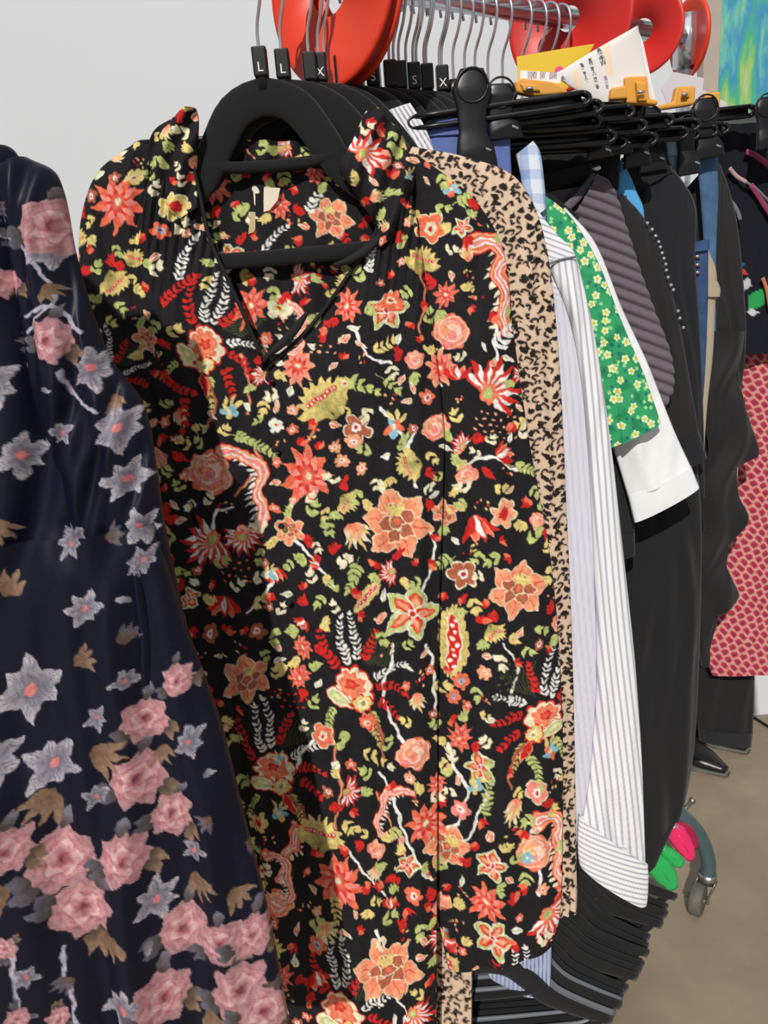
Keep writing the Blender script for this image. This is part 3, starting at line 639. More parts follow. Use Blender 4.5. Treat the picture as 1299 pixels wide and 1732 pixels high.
fk = MB(); cw = at(1180, 1524, YF-.005); cw[2] = .035
ax = np.array([.80, -.60, 0]); 
for s in (-1, 1):
    o_ = ax*s*.0165
    fk.add(*sweep([c0+o_*1.0+[0, 0, -.004], (c0+cw)/2+o_+[0.004, 0, .006], cw+o_], [.013, .015, .010], .0025, nrm=ax, seg=10, n=8))
fk.add(*sweep([cw-ax*.022, cw+ax*.022], .005, seg=10)); fk.build('fork', m_steel, cr)
MB().add(*sweep([cw-ax*.012, cw-ax*.009, cw+ax*.009, cw+ax*.012], [.029, .034, .034, .029], seg=32)).build('wheel', m_rubber, cr)
kb = at(1171, 1354, YF+.02); MB().add(*ellipsoid(kb, (.007, .007, .007))).add(*sweep([kb, at(1152, 1376, YF)], .004, seg=8)).build('knob', m_steel, rk)
# low bar that carries the empty hangers
pa, pz = at(1030, 1722, .972), at(1130, 1520, 1.18); pq = pa+(pz-pa)*np.linspace(0, 1, 21)[:, None]
lb = pq+np.array([-.205, 0, .255])
MB().add(*sweep([lb[0]+(lb[0]-lb[-1])*.04, lb[-1]+(lb[-1]-lb[0])*.1], .011, seg=14)).build('low_bar', m_chrome, rk)
e1 = lb[-1]+(lb[-1]-lb[0])*.1; MB().add(*sweep([e1, np.array([RB[0], RB[1], e1[2]])], .010, seg=10)).build('low_bar_bracket', m_chrome, rk)

# ------------------------------------------------------------------ hangers
m_flock = solid('black_flock', (15, 15, 17), .95, noise=.15, nscale=120, bump=.25, bscale=1500, sheen=.1)
m_wire = solid('hook_wire', (196, 200, 206), .25, .75); m_tagm = solid('size_tag_black', (16, 16, 18), .35); m_letter = solid('tag_white', (235, 235, 235), .6)
m_grey = solid('grey_plastic', (104, 108, 114), .4)
HX = np.array([RD[1], -RD[0], 0])/math.hypot(RD[0], RD[1])     # hooks swivel square to the rail
HK = [(HX[0]*x, HX[1]*x, z) for x, z in ((0, -.098), (0, -.062), (.003, -.050), (.013, -.034), (.019, -.018), (.0195, -.003), (.0135, .0095), (0, .0146), (-.0135, .0095), (-.0195, -.003), (-.018, -.014))]
def make_hanger(base, label, group=None, letter=None, rot=0.0, tagged=True, low=True, wide=1.0, mat=None):
    m_ = mat or m_flock
    b = np.asarray(base, float); c_, s_ = math.cos(rot), math.sin(rot); Rz = np.array([[c_, -s_, 0], [s_, c_, 0], [0, 0, 1]])
    def X(P): return (np.asarray(P, float)*[wide, 1, 1])@Rz.T+b
    n_ = Rz@np.array([0, 1.0, 0])
    t = thing('velvet_hanger', label, 'hanger', b, group)
    arm = [(-.208, 0, -.262), (-.16, 0, -.236), (-.105, 0, -.200), (-.072, 0, -.160), (-.042, 0, -.130), (0, 0, -.119), (.042, 0, -.130), (.072, 0, -.160), (.105, 0, -.200), (.16, 0, -.236), (.208, 0, -.262)]
    MB().add(*sweep(X(arm), [.008, .011, .014, .0175, .0185, .0185, .0185, .0175, .014, .011, .008], .0042, nrm=n_, seg=14, n=44, sq=.8)).build('shoulder', m_, t)
    MB().add(*sweep(X([(-.090, 0, -.180), (-.05, 0, -.185), (.05, 0, -.185), (.090, 0, -.180)]), .0058, .0045, nrm=n_, seg=10, n=16, sq=.8)).build('upper_bar', m_, t)
    if low: MB().add(*sweep(X([(-.190, 0, -.256), (-.172, 0, -.272), (-.14, 0, -.279), (.14, 0, -.279), (.172, 0, -.272), (.190, 0, -.256)]), .0085, .0041, nrm=n_, seg=10, n=40, sq=.8)).build('trouser_bar', m_, t)
    MB().add(*sweep(X([(0, 0, -.112), (0, 0, -.098), (0, 0, -.09)]), [.0085, .0065, .006], .005, nrm=n_, seg=10)).build('neck', m_, t)
    MB().add(*sweep(np.array(HK)+b, .0018, nrm=RD, seg=8, n=40)).build('hook', m_wire, t)
    if tagged:
        o = MB().add(*box(X((0, 0, -.086)), (.0155, .013, .0285), Rz)).build('size_tag', m_tagm, t, False, bevel=.002)
        if letter:
            cu = bpy.data.curves.new('letter', 'FONT'); cu.body = letter; cu.size = .013; cu.align_x = 'CENTER'; cu.align_y = 'CENTER'; cu.materials.append(m_letter); cu.extrude = .0002
            tmp = bpy.data.objects.new('tmp', cu); C.objects.link(tmp); dg = bpy.context.evaluated_depsgraph_get()
            me = bpy.data.meshes.new_from_object(tmp.evaluated_get(dg)); bpy.data.objects.remove(tmp); lo = bpy.data.objects.new('letter', me); C.objects.link(lo); lo.parent = o
            lo.location = Vector([float(q) for q in X((0, -.0071, -.092))-wloc(o)]); lo.rotation_euler = (math.radians(90), 0, rot)
    return t
YH = {p: rail_for_px(p, .085) for p in (440, 478, 524, 541, 577, 600, 630, 660, 676, 700, 722, 748)}
H1 = make_hanger(rail(YH[440]), 'black flocked hanger with size tag L holding the black floral dress', letter='L', wide=.76)
make_hanger(rail(YH[478]), 'black flocked hanger with size tag L directly behind the floral dress', letter='L')
make_hanger(rail(YH[524]), 'black flocked hanger holding the grey and white striped shirt, tag turned away', letter=None)
gh = 'flocked hangers packed on the rail'
for p, l in ((541, 'X'), (577, 'S'), (600, 'S'), (630, 'S'), (660, ''), (676, ''), (700, 'S'), (722, ''), (748, 'X')):
    lab = {'S': 'black flocked hanger with size tag S packed behind the floral dress', '': 'black flocked hanger with a blank dark tag packed on the rail', 'X': 'black flocked hanger with size tag X, %s' % ('just right of the orange discs' if p < 600 else 'beside the black trouser clip')}[l]
    make_hanger(rail(YH[p]), lab, gh, l or None, rot=0.0, wide=1.0 if p < 600 else .78)
make_hanger(rail(.70), 'black flocked hanger holding the navy floral dress', letter=None, wide=.70)
proto = None
for i, q in enumerate(lb):
    j = 0*q
    if proto is None:
        proto = make_hanger(q, 'empty black flocked hanger in the row hung low near the floor', 'empty hangers on the low bar', tagged=False)
        h = proto
    elif i in (1, 3):
        make_hanger(q, ('pale grey edged' if i == 1 else 'dull grey')+' empty hanger near the front of the low row of hangers', 'empty hangers on the low bar', tagged=False, mat=m_grey)
    else:
        h = copy_tree(proto); h.location = Vector([float(c) for c in q+j]); h.rotation_euler = (0, random.uniform(-.05, .05), random.uniform(-.002, .002))

# black trouser hangers with clips
def clip(Y, px, pt, pb, w0, parent, name='clip'):
    """spring clip seen face on: round paddle, waist, flared jaw"""
    P = [(px, pt), (px, pt+(pb-pt)*.18), (px, pt+(pb-pt)*.45), (px+w0*.04, pt+(pb-pt)*.72), (px+w0*.12, pt+(pb-pt)*.88), (px+w0*.14, pb)]
    A = at(np.array([p[0] for p in P]), np.array([p[1] for p in P]), Y)
    s = np.linalg.norm(at(px+w0, pt, Y)-at(px, pt, Y))
    o = MB().add(*sweep(A, np.array([.30, .52, .38, .36, .50, .56])*s, [.003, .005, .004, .004, .006, .004], nrm=(0, 1, 0), seg=18, n=26, sq=.75)).build(name, m_black_pl, parent)
    d = at(px, pt+(pb-pt)*.17, Y)+np.array([0, -.0045, 0])
    th = np.linspace(0, 2*math.pi, 25); ringP = d+np.stack([np.cos(th)*s*.40, 0*th, np.sin(th)*s*.40], 1)
    MB().add(*sweep(ringP, .0012, seg=6)).build('rim', m_black_pl, o)
    sp = at(px+w0*.3, pt+(pb-pt)*.80, Y)+np.array([0, -.003, 0]); MB().add(*sweep([sp+[-.004, 0, .004], sp+[.008, -.002, -.002]], .0016, seg=6)).build('spring', m_wire, o)
    return o
def clip_hanger(Y, rx, ry, tilt, label, clips=(), lx=None, th=.011, group=None):
    pr = at(rx, ry, Y); rc = rail(Y); hw = pr[0]-rc[0]
    if lx is not None: hwl = rc[0]-at(lx, ry, Y)[0]
    else: hwl = hw
    z = pr[2]; bz = lambda x: z-tilt*(pr[0]-x)
    t = thing('clip_hanger', label, 'hanger', rc, group)
    mb = MB(); xs = np.linspace(rc[0]-hwl, pr[0], 8)
    mb.add(*sweep([(x, Y, bz(x)+th*.55) for x in xs], .0032, .007, seg=10, sq=.7)); mb.add(*sweep([(x, Y, bz(x)-th*.55) for x in xs], .0032, .007, seg=10, sq=.7))
    mb.add(*sweep([(x, Y+.003, bz(x)) for x in xs], th*.55, .0022, seg=8, sq=.6))
    a_ = np.linspace(-math.pi/2, math.pi/2, 9); mb.add(*sweep([(pr[0]+math.cos(q)*th*.75, Y, z+math.sin(q)*th*.55) for q in a_], .0032, .007, seg=10))
    mb.add(*sweep([(rc[0]-hwl-math.cos(q)*th*.75, Y, bz(rc[0]-hwl)+math.sin(q)*th*.55) for q in a_], .0032, .007, seg=10))
    mb.build('bar', m_black_pl, t)
    nb_ = bz(rc[0]); MB().add(*sweep([(rc[0], Y, nb_), (rc[0], Y, nb_+.03), (rc[0], Y, nb_+.04)], [.016, .009, .006], .006, seg=10)).build('neck', m_black_pl, t)
    k = nb_+.035-rc[2]
    MB().add(*sweep([rc+[0, 0, k]]+[rc+np.array(p) for p in HK[1:]], .0018, nrm=RD, seg=8, n=36)).build('hook', m_wire, t)
    for cpx, pt_, pb_, w0 in clips: clip(Y-.011, cpx, pt_, pb_, w0, t)
    return t
clip_hanger(.9575, 984, 168, .055, 'black clip hanger with a large paddle clip gripping the blue skirt', [(798, 116, 288, 66)], lx=700)
clip_hanger(.969, 1004, 182, .05, 'black clip hanger just behind the one with the large paddle clip', [(846, 142, 235, 58)], lx=705)
clip_hanger(1.02, 1018, 224, -.02, 'black clip hanger with low bar above the blue check shirt', [(978, 168, 246, 44)])
clip_hanger(1.035, 1046, 242, -.03, 'black clip hanger with the lowest bar, over the grey cardigan', [(1008, 200, 268, 42)])
clip_hanger(1.06, 1072, 184, -.04, 'black clip hanger below the white paper leaflet', [(1040, 160, 262, 46)])
clip_hanger(1.08, 1098, 220, -.03, 'black clip hanger over the bright blue top', [(1072, 168, 282, 44)])
clip_hanger(1.125, 1150, 216, -.03, 'black clip hanger holding pale blue jeans', [(1098, 182, 290, 46)])
clip_hanger(1.14, 1170, 228, -.03, 'black clip hanger behind the one with pale blue jeans', [(1160, 196, 296, 38)])
clip_hanger(1.165, 1220, 218, -.03, 'black clip hanger holding mid blue jeans', [(1192, 166, 268, 50)])
clip_hanger(1.20, 1266, 188, .03, 'black clip hanger sticking out in front of the painting', [(1296, 164, 250, 44)])

r_ = np.random.default_rng(3)
for k in range(9):
    Y = (.985, .998, 1.010, 1.0285, 1.048, 1.0705, 1.092, 1.106, 1.153)[k]; rx = 1006+24*k+r_.uniform(-6, 6)
    clip_hanger(Y, rx, (206, 232, 190, 214, 236, 204, 226, 212, 222)[k], -.02+.01*(k % 3), 'plain black clip hanger packed in the crowd of clip hangers', group='crowded clip hangers')
# orange size discs
m_disc = solid('orange_plastic', (226, 60, 30), .45); m_disc2 = solid('red_orange_plastic', (204, 42, 36), .45)
def disc(Y, R, label, mat, tw=0.0, hole=.0155, drop=.0, grp=None, emb=False):
    c = rail(Y)+[0, 0, -drop]; n_ = np.array([RD[0], RD[1], 0]); n_ /= np.linalg.norm(n_)
    c_, s_ = math.cos(tw), math.sin(tw); n_ = np.array([n_[0]*c_-n_[1]*s_, n_[0]*s_+n_[1]*c_, 0]); a_ = np.array([-n_[1], n_[0], 0]); k = 56
    prof = [(hole, -.0012), (R-.006, -.0012), (R-.001, -.003), (R, 0), (R-.001, .003), (R-.006, .0012), (hole, .0012)]; V = []; F = []
    for i in range(k):
        t = 2*math.pi*i/k
        for (rr, h) in prof:
            ctr = c+[0, 0, drop] if rr == hole else c
            V.append(ctr+a_*math.cos(t)*rr+np.array([0, 0, 1.0])*math.sin(t)*rr+n_*h)
    m = len(prof)
    for i in range(k):
        for j in range(m): F.append([i*m+j, ((i+1) % k)*m+j, ((i+1) % k)*m+(j+1) % m, i*m+(j+1) % m])
    t = thing('size_disc', label, 'size divider', c, grp)
    MB().add(V, F).build('disc', mat, t)
    if emb:
        th = np.linspace(0, 2*math.pi, 33)
        for r_ in (.010, .006): MB().add(*sweep([c+a_*(.022+math.cos(q)*r_)+np.array([0, 0, -.03+math.sin(q)*r_])-n_*.002 for q in th], .0009, seg=6)).build('embossed_ring', mat, t)
    return t
disc(rail_for_px(556, .0), .105, 'bright orange round size disc, frontmost of the pair above the floral dress', m_disc, .12, .034)
disc(rail_for_px(580, .0), .105, 'bright orange round size disc just behind another orange disc', m_disc, .06, .034)
disc(rail_for_px(962, .0), .088, 'red-orange round size disc behind the bunched wire hooks', m_disc2, .35)
disc(rail_for_px(1086, .0), .060, 'small red round size disc behind the white paper leaflet', m_disc2, .35, emb=True)
disc(rail_for_px(1166, .0), .055, 'orange size disc edge-on at the end of the rail', m_disc, -.45)

# papers and pegs on the hanger bars
m_print = printed('printed_paper', .7, bump=.0); m_peg = solid('orange_peg_plastic', (222, 158, 62), .5)
def marks(cols, seed):
    r = np.random.default_rng(seed); W_ = r.uniform(0, 1, (60, 60))
    def f(px, py):
        c = np.full((px.size, 3), (226, 222, 220), float)
        for (x0, y0, x1, y1, wd, col, gap) in cols:
            L = math.hypot(x1-x0, y1-y0); u = ((px-x0)*(x1-x0)+(py-y0)*(y1-y0))/L; v = np.abs((px-x0)*(y1-y0)-(py-y0)*(x1-x0))/L
            k = (u > 0)*(u < L)*(v < wd); 
            if gap: k = k*(W_[np.clip((u/gap).astype(int), 0, 59), np.clip((v*1.2).astype(int), 0, 59)] > .38)
            c = np.where((k > 0)[:, None], col, c)
        return c
    return f
DK = (80, 84, 88)
ink = marks([(1022, 72, 1030, 130, 7, (238, 214, 190), 0), (972, 120, 980, 150, 7, (238, 214, 190), 0), (1011, 82, 1020, 112, 4, DK, 3), (996, 100, 1010, 152, 2.6, DK, 3), (982, 108, 992, 140, 2.4, DK, 3), (1022, 130, 1026, 152, 2.2, (130, 130, 150), 3), (950, 130, 958, 146, 2.2, (120, 110, 130), 3)], 4)
lf = thing('leaflet', 'white folded paper leaflet with small printed lines, standing above the hangers', 'paper', at(1030, 165, 1.07))
sheet('page', m_print, [(1072, 47, 1079, 44), (1010, 82, 1086, 84), (955, 116, 1094, 126), (940, 128, 1100, 150), (1005, 172, 1106, 178)], 1.044, step=1.6, tf=.004, tb=-.003, parent=lf, paint=ink, back=False)
MB().add(*plate([(1078, 46), (1088, 74), (1110, 176), (1096, 178), (1084, 84)], 1.049, .0008)).build('folded_flap', solid('paper_white', (232, 230, 230), .7), lf, False)
yc = thing('price_card', 'yellow card with a pink spot tucked behind the wire hooks', 'card', at(930, 130, 1.035))
def yel(px, py):
    c = np.full((px.size, 3), (232, 196, 62), float); return np.where((np.hypot(px-946, py-122) < 9)[:, None], (232, 90, 150), c)
sheet('card', m_print, [(874, 96, 1006, 74), (876, 140, 980, 120), (878, 150, 960, 150)], 1.075, step=2, tf=.002, parent=yc, paint=yel, back=False)
wl = thing('price_label', 'narrow white barcode label above the leftmost orange peg', 'label', at(915, 130, 1.03))
def bars(px, py):
    k = (((px > 892)*(px < 908)+(px > 912)*(px < 922)+(px > 928)*(px < 942))*(np.sin(px*2.4) > -.1)*(py > 121)*(py < 134)) > 0
    return np.where(k[:, None], (110, 96, 104), (236, 234, 236))
sheet('label', m_print, [(880, 119, 950, 124), (880, 137, 948, 141)], 1.028, step=1.2, tf=.001, parent=wl, paint=bars, back=False)
g2 = thing('folded_note', 'pale grey folded note beside the rail end', 'paper', at(1155, 150, 1.25))
MB().add(*plate([(1118, 150), (1140, 122), (1190, 132), (1188, 152), (1226, 172), (1236, 186), (1130, 178)], 1.25, .0012)).build('note', solid('paper_grey', (206, 202, 206), .7), g2, False)
kh = thing('paper_tag', 'olive kraft paper tag standing behind the red disc', 'tag', at(1135, 40, 1.36))
MB().add(*plate([(1104, 20), (1132, 0), (1140, 10), (1164, 62), (1160, 80), (1130, 60)], 1.36, .001)).build('card', solid('olive_kraft', (146, 122, 78), .75), kh, False)
MB().add(*plate([(1132, 0), (1148, 24), (1166, 62), (1140, 12)], 1.357, .001)).build('crease', solid('olive_kraft_light', (168, 144, 96), .75), kh, False)
def peg(polys, Y, label):
    """moulded plastic peg: chunky jaws cut to outline, a wire spring between them"""
    t = thing('clothes_peg', label, 'peg', at(*polys[0][0], Y))
    for k, q in enumerate(polys): MB().add(*plate(q, Y-.005*k, .014-.003*k)).build('jaw', m_peg, t, False, bevel=.0022)
    q = np.array(polys[-1], float).mean(0); e = at(q[0], q[1], Y-.005*(len(polys)-1)-.009); MB().add(*sweep([e+[-.004, 0, 0], e+[.004, 0, 0]], .0018, seg=8)).build('spring', m_wire, t)
peg([[(868, 140), (880, 134), (930, 140), (956, 150), (958, 160), (900, 164), (872, 158)], [(878, 142), (908, 144), (914, 156), (884, 156)]], 1.02, 'orange plastic peg lying flat below the barcode label')
peg([[(1054, 132), (1092, 130), (1096, 168), (1110, 171), (1110, 179), (1056, 176)], [(1032, 150), (1058, 146), (1060, 168), (1030, 170)], [(1074, 138), (1092, 140), (1094, 172), (1078, 172)]], 1.040, 'largest orange plastic peg gripping the foot of the white leaflet')
peg([[(1142, 148), (1174, 147), (1172, 178), (1108, 188), (1108, 180), (1136, 174)], [(1152, 152), (1166, 152), (1164, 166), (1150, 168)]], 1.17, 'orange plastic peg clipped in front of the pale grey note')
peg([[(1188, 158), (1216, 157), (1215, 186), (1190, 186)], [(1194, 164), (1206, 164), (1206, 180), (1194, 180)]], 1.19, 'orange plastic peg nearest the painting')
# ------------------------------------------------------------------ the black floral dress
FC = floral_canvas(); m_floral = printed('floral_crepe', .82, 0, .12, 700, .25)
dr = thing('floral_dress', 'long black dress with coral, red and cream flower print and open frilled neck', 'dress', at(480, 420, .92))
pleats = [([(300, 662), (480, 640), (1000, 636), (1760, 640)], 12, .006, 'p'), ([(640, 452), (900, 474), (1200, 504), (1760, 526)], 7, .0045, 'r'), ([(1150, 560), (1400, 585), (1760, 612)], 15, .008, 'r'), ([(1200, 640), (1450, 668), (1760, 690)], 15, .006, 'p'), ([(420, 330), (700, 385), (1100, 415), (1760, 470)], 18, .006, 'r'), ([(420, 700), (800, 706), (1760, 712)], 16, .005, 'r'), ([(560, 560), (800, 565), (1300, 610), (1760, 640)], 22, .005, 'r'), ([(300, 290), (600, 300), (800, 350)], 20, .005, 're'), ([(300, 255), (500, 262), (700, 280)], 12, .004, 're')]
ff = foldfun(pleats, .0016, 3, 62)
gather = lambda px, py: .003*np.sin(px*.42+py*.05)*np.exp(-((py-330)/130.)**2)
FL = [(258, 290, 320, 262), (236, 360, 337, 330), (222, 430, 352, 400), (226, 540, 398, 500), (248, 650, 442, 605), (300, 755, 458, 720), (330, 900, 477, 900), (362, 1050, 492, 1050), (394, 1200, 507, 1200), (425, 1350, 517, 1350), (458, 1550, 524, 1540), (495, 1760, 529, 1760)]
FR = [(655, 285, 690, 290), (652, 330, 700, 345), (638, 390, 712, 420), (588, 470, 722, 500), (520, 560, 738, 600), (448, 626, 748, 690), (452, 750, 752, 760), (468, 900, 746, 950), (483, 1050, 742, 1100), (498, 1200, 740, 1250), (507, 1350, 740, 1400), (514, 1500, 739, 1550), (519, 1760, 738, 1760)]
sheet('front_panel', m_floral, FL, .908, step=1.7, tf=.010, tb=.001, fold=ff, soft=gather, parent=dr, paint=FC.read, umax=300)
sheet('front_panel', m_floral, FR, .906, step=1.7, tf=.012, tb=.001, fold=ff, soft=gather, parent=dr, paint=FC.read, umax=300)
sheet('back_panel', m_floral, [(338, 236, 566, 240), (325, 262, 600, 268), (300, 310, 650, 312), (240, 430, 700, 440), (236, 600, 735, 600), (305, 760, 742, 760), (400, 1100, 738, 1100), (470, 1450, 736, 1450), (520, 1760, 734, 1760)], .931, step=2.2, tf=.002, tb=.003, soft=lambda px, py: .004*np.sin(px*.16+np.sin(py*.02)*2)*np.exp(-((py-245)/40.)**2)+.0035*np.sin(px*.075), parent=dr, paint=FC.read)
sf = foldfun([([(520, 800), (900, 845), (1500, 850)], 26, .008, 'r'), ([(700, 770), (1100, 775), (1600, 790)], 18, .006, 'r'), ([(900, 905), (1300, 915), (1600, 905)], 18, .006, 'r')], .0015, 8, 70)
def shade_recess(px, py): return -.012*smoothstep(1380, 1560, py)*(1-smoothstep(770, 900, px))  # lower left of the sleeve set back, a shape added to shade it
sheet('sleeve', m_floral, [(672, 275, 706, 262), (690, 350, 800, 335), (700, 430, 850, 420), (716, 560, 868, 560), (742, 750, 896, 750), (741, 950, 932, 950), (738, 1200, 950, 1180), (737, 1400, 952, 1400), (742, 1560, 948, 1540), (760, 1650, 936, 1596)], .917, step=1.7, tf=.012, tb=.003, fold=sf, soft=shade_recess, parent=dr, paint=FC.read)
sheet('sleeve', m_floral, [(232, 240, 268, 250), (165, 292, 250, 330), (134, 395, 240, 430), (146, 560, 250, 560), (205, 760, 330, 760), (265, 1000, 395, 980), (330, 1250, 440, 1230), (385, 1500, 490, 1490), (430, 1690, 530, 1680)], .915, step=1.9, tf=.012, tb=.003, fold=foldfun([], .003, 4, 55), parent=dr, paint=FC.read)
def frill(px, py): return .0045*np.sin(px*.15+py*.06+.8*np.sin(py*.03))+.002*np.sin(px*.07-py*.05)
sheet('collar_frill', m_floral, [(620, 186, 640, 182), (598, 232, 680, 226), (574, 286, 692, 262), (598, 322, 702, 304), (636, 388, 690, 346), (640, 420, 668, 400)], .897, step=1.6, tf=.012, tb=.004, soft=frill, parent=dr, paint=FC.read)
sheet('collar_frill', m_floral, [(306, 186, 332, 184), (262, 222, 338, 214), (249, 262, 334, 260), (260, 312, 332, 300), (300, 372, 338, 352)], .899, step=1.6, tf=.010, tb=.004, soft=frill, parent=dr, paint=FC.read)
m_tie = solid('black_crepe', (20, 19, 22), .85, bump=.1, bscale=800)
for P in ([(646, 384), (640, 402), (618, 424), (590, 440), (566, 448)], [(520, 528), (500, 556), (478, 580), (452, 602), (446, 612)]):
    A = np.array(P, float); MB().add(*sweep(at(A[:, 0], A[:, 1], .891), [.002, .0045, .005, .004, .002], .003, seg=10, n=30)).build('neck_tie', m_tie, dr)
for P in ([(322, 264), (338, 330), (354, 402), (398, 500), (442, 602)], [(655, 290), (650, 332), (636, 392), (586, 470), (520, 558), (452, 622)]):
    A = np.array(P, float); MB().add(*sweep(at(A[:, 0], A[:, 1], .899), .0022, .002, seg=8, n=40)).build('neck_binding', m_tie, dr)
m_label = solid('cream_satin', (232, 218, 196), .5)
LBV, LBF = plate([(428, 316), (474, 318), (470, 338), (456, 356), (440, 360), (430, 345)], .9265, .001); nl = MB().add(LBV, LBF).build('neck_label', m_label, dr, False)
MB().add(*plate([(424, 358), (442, 360), (430, 392), (420, 396)], .9265, .001)).build('label_tail', solid('care_tape', (196, 176, 128), .6), nl, False)
for py_ in (640, 760, 890, 1020): bq = at(np.interp(py_, [620, 1200], [452, 503]), py_, .890); MB().add(*ellipsoid(bq, (.004, .002, .004), 12, 6)).build('button', m_tie, dr)

# ------------------------------------------------------------------ navy floral dress, left
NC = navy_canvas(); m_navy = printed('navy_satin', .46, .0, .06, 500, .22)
nd = thing('floral_dress', 'navy satin dress with pale grey and pink flowers, at the left edge of the photo', 'dress', at(-60, 600, .70))
nf = foldfun([([(300, 20), (900, 40), (1730, 60)], 40, .014, 'r'), ([(400, 110), (1000, 190), (1730, 260)], 34, .014, 'r'), ([(900, 120), (1300, 170), (1730, 250)], 30, .012, 'r'), ([(700, 230), (1100, 300), (1730, 420)], 22, .012, 'r'), ([(1250, 20), (1450, 70), (1740, 110)], 75, .03, 'r')], .006, 12, 120)
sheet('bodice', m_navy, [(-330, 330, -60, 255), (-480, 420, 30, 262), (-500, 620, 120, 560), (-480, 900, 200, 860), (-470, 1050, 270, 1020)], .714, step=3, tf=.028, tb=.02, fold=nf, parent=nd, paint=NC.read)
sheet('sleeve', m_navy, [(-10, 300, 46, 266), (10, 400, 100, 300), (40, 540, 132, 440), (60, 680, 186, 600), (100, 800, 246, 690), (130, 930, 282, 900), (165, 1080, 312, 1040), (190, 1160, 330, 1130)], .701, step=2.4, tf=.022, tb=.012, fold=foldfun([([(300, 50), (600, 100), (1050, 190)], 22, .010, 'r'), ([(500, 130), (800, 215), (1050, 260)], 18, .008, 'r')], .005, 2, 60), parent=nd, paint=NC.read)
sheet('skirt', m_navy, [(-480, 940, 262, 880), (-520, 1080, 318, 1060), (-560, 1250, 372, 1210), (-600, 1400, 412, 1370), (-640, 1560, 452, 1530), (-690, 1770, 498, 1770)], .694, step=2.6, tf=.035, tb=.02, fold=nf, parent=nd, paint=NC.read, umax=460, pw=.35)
A = np.array([(60, 1010), (160, 1012), (280, 975)], float)

# ------------------------------------------------------------------ leopard dress
m_leo = printed('leopard_cotton', .85); LP_ = p_leopard(14.5)
ld = thing('leopard_dress', 'beige leopard print dress showing as a strip right of the floral dress', 'dress', at(700, 420, .955))
sheet('body', m_leo, [(560, 300, 700, 250), (480, 420, 780, 400), (500, 700, 800, 700), (520, 1200, 800, 1200), (540, 1500, 800, 1500), (560, 1770, 798, 1770)], .9465, step=3, tf=.004, tb=.003, parent=ld, paint=LP_)
sheet('sleeve', m_leo, [(650, 330, 698, 248), (700, 420, 790, 266), (740, 500, 874, 302), (770, 560, 918, 390), (800, 640, 942, 560), (840, 850, 957, 830), (870, 1150, 969, 1130), (884, 1500, 976, 1500)], .941, step=1.7, tf=.008, tb=.002, parent=ld, paint=LP_, fold=foldfun([([(400, 880), (800, 925), (1500, 955)], 14, .004, 'r')], .001, 1, 40))
sheet('cuff', m_leo, [(886, 1496, 978, 1496), (888, 1545, 976, 1542)], .942, step=1.5, tf=.010, tb=.003, parent=ld, paint=LP_, soft=lambda px, py: .002*np.sin(px*.5))

# ------------------------------------------------------------------ striped shirt
m_str = printed('striped_cotton', .85)
S1 = p_stripes((240, 239, 242), (186, 186, 196), 10.5, .10, 1.0, .55); S2 = p_stripes((238, 238, 242), (176, 176, 188), 9.5, 1.0, .38, .5)
def S_body(px, py):  # plain lavender below the yoke: the body's shade is put into the colour
    t = smoothstep(470, 520, py)[:, None]; return S2(px, py)*(1-t)+(np.array((206, 204, 218))*.75+S1(px, py)*.25)*t
S3 = p_stripes((238, 237, 240), (150, 150, 160), 7.5, .6, 1.0, .5)
sh = thing('striped_shirt', 'white shirt with fine grey stripes, long cuffed sleeve hanging right of the leopard dress', 'shirt', at(840, 420, .97))
sheet('body', m_str, [(640, 330, 880, 318), (650, 400, 935, 388), (660, 470, 976, 436), (670, 600, 992, 560), (680, 900, 1010, 900), (690, 1200, 1016, 1200), (700, 1440, 1000, 1420)], .9555, step=2.2, tf=.004, tb=.003, parent=sh, paint=S_body)
sheet('sleeve', m_str, [(922, 440, 974, 432), (960, 530, 998, 530), (982, 640, 1016, 630), (996, 800, 1038, 790), (1003, 950, 1056, 950), (1008, 1130, 1075, 1130), (1000, 1290, 1086, 1290), (984, 1390, 1092, 1460)], .951, step=1.8, tf=.009, tb=.003, parent=sh, paint=S1, fold=foldfun([([(480, 965), (900, 1002), (1200, 1012), (1440, 1020)], 12, .006, 'r'), ([(1180, 1005), (1330, 1015), (1450, 1060)], 16, -.008, 'r')], .0012, 6, 44))
sheet('cuff', m_str, [(978, 1376, 1096, 1462), (976, 1420, 1097, 1490), (980, 1462, 1094, 1530), (990, 1474, 1088, 1534)], .946, step=1.6, tf=.012, tb=.004, parent=sh, paint=p_stripes((240, 240, 242), (168, 168, 180), 8, 1.0, .34, .5))
sheet('collar', m_str, [(648, 190, 694, 174), (668, 224, 716, 208), (690, 262, 732, 246), (700, 290, 738, 262)], .9545, step=1.5, tf=.003, tb=.002, parent=sh, paint=S3)
A = np.array([(922, 449), (945, 440), (974, 434)], float); MB().add(*sweep(at(A[:, 0], A[:, 1], .9405), .0012, seg=6, n=12)).build('shoulder_seam', solid('seam_grey', (110, 110, 122), .8), sh)

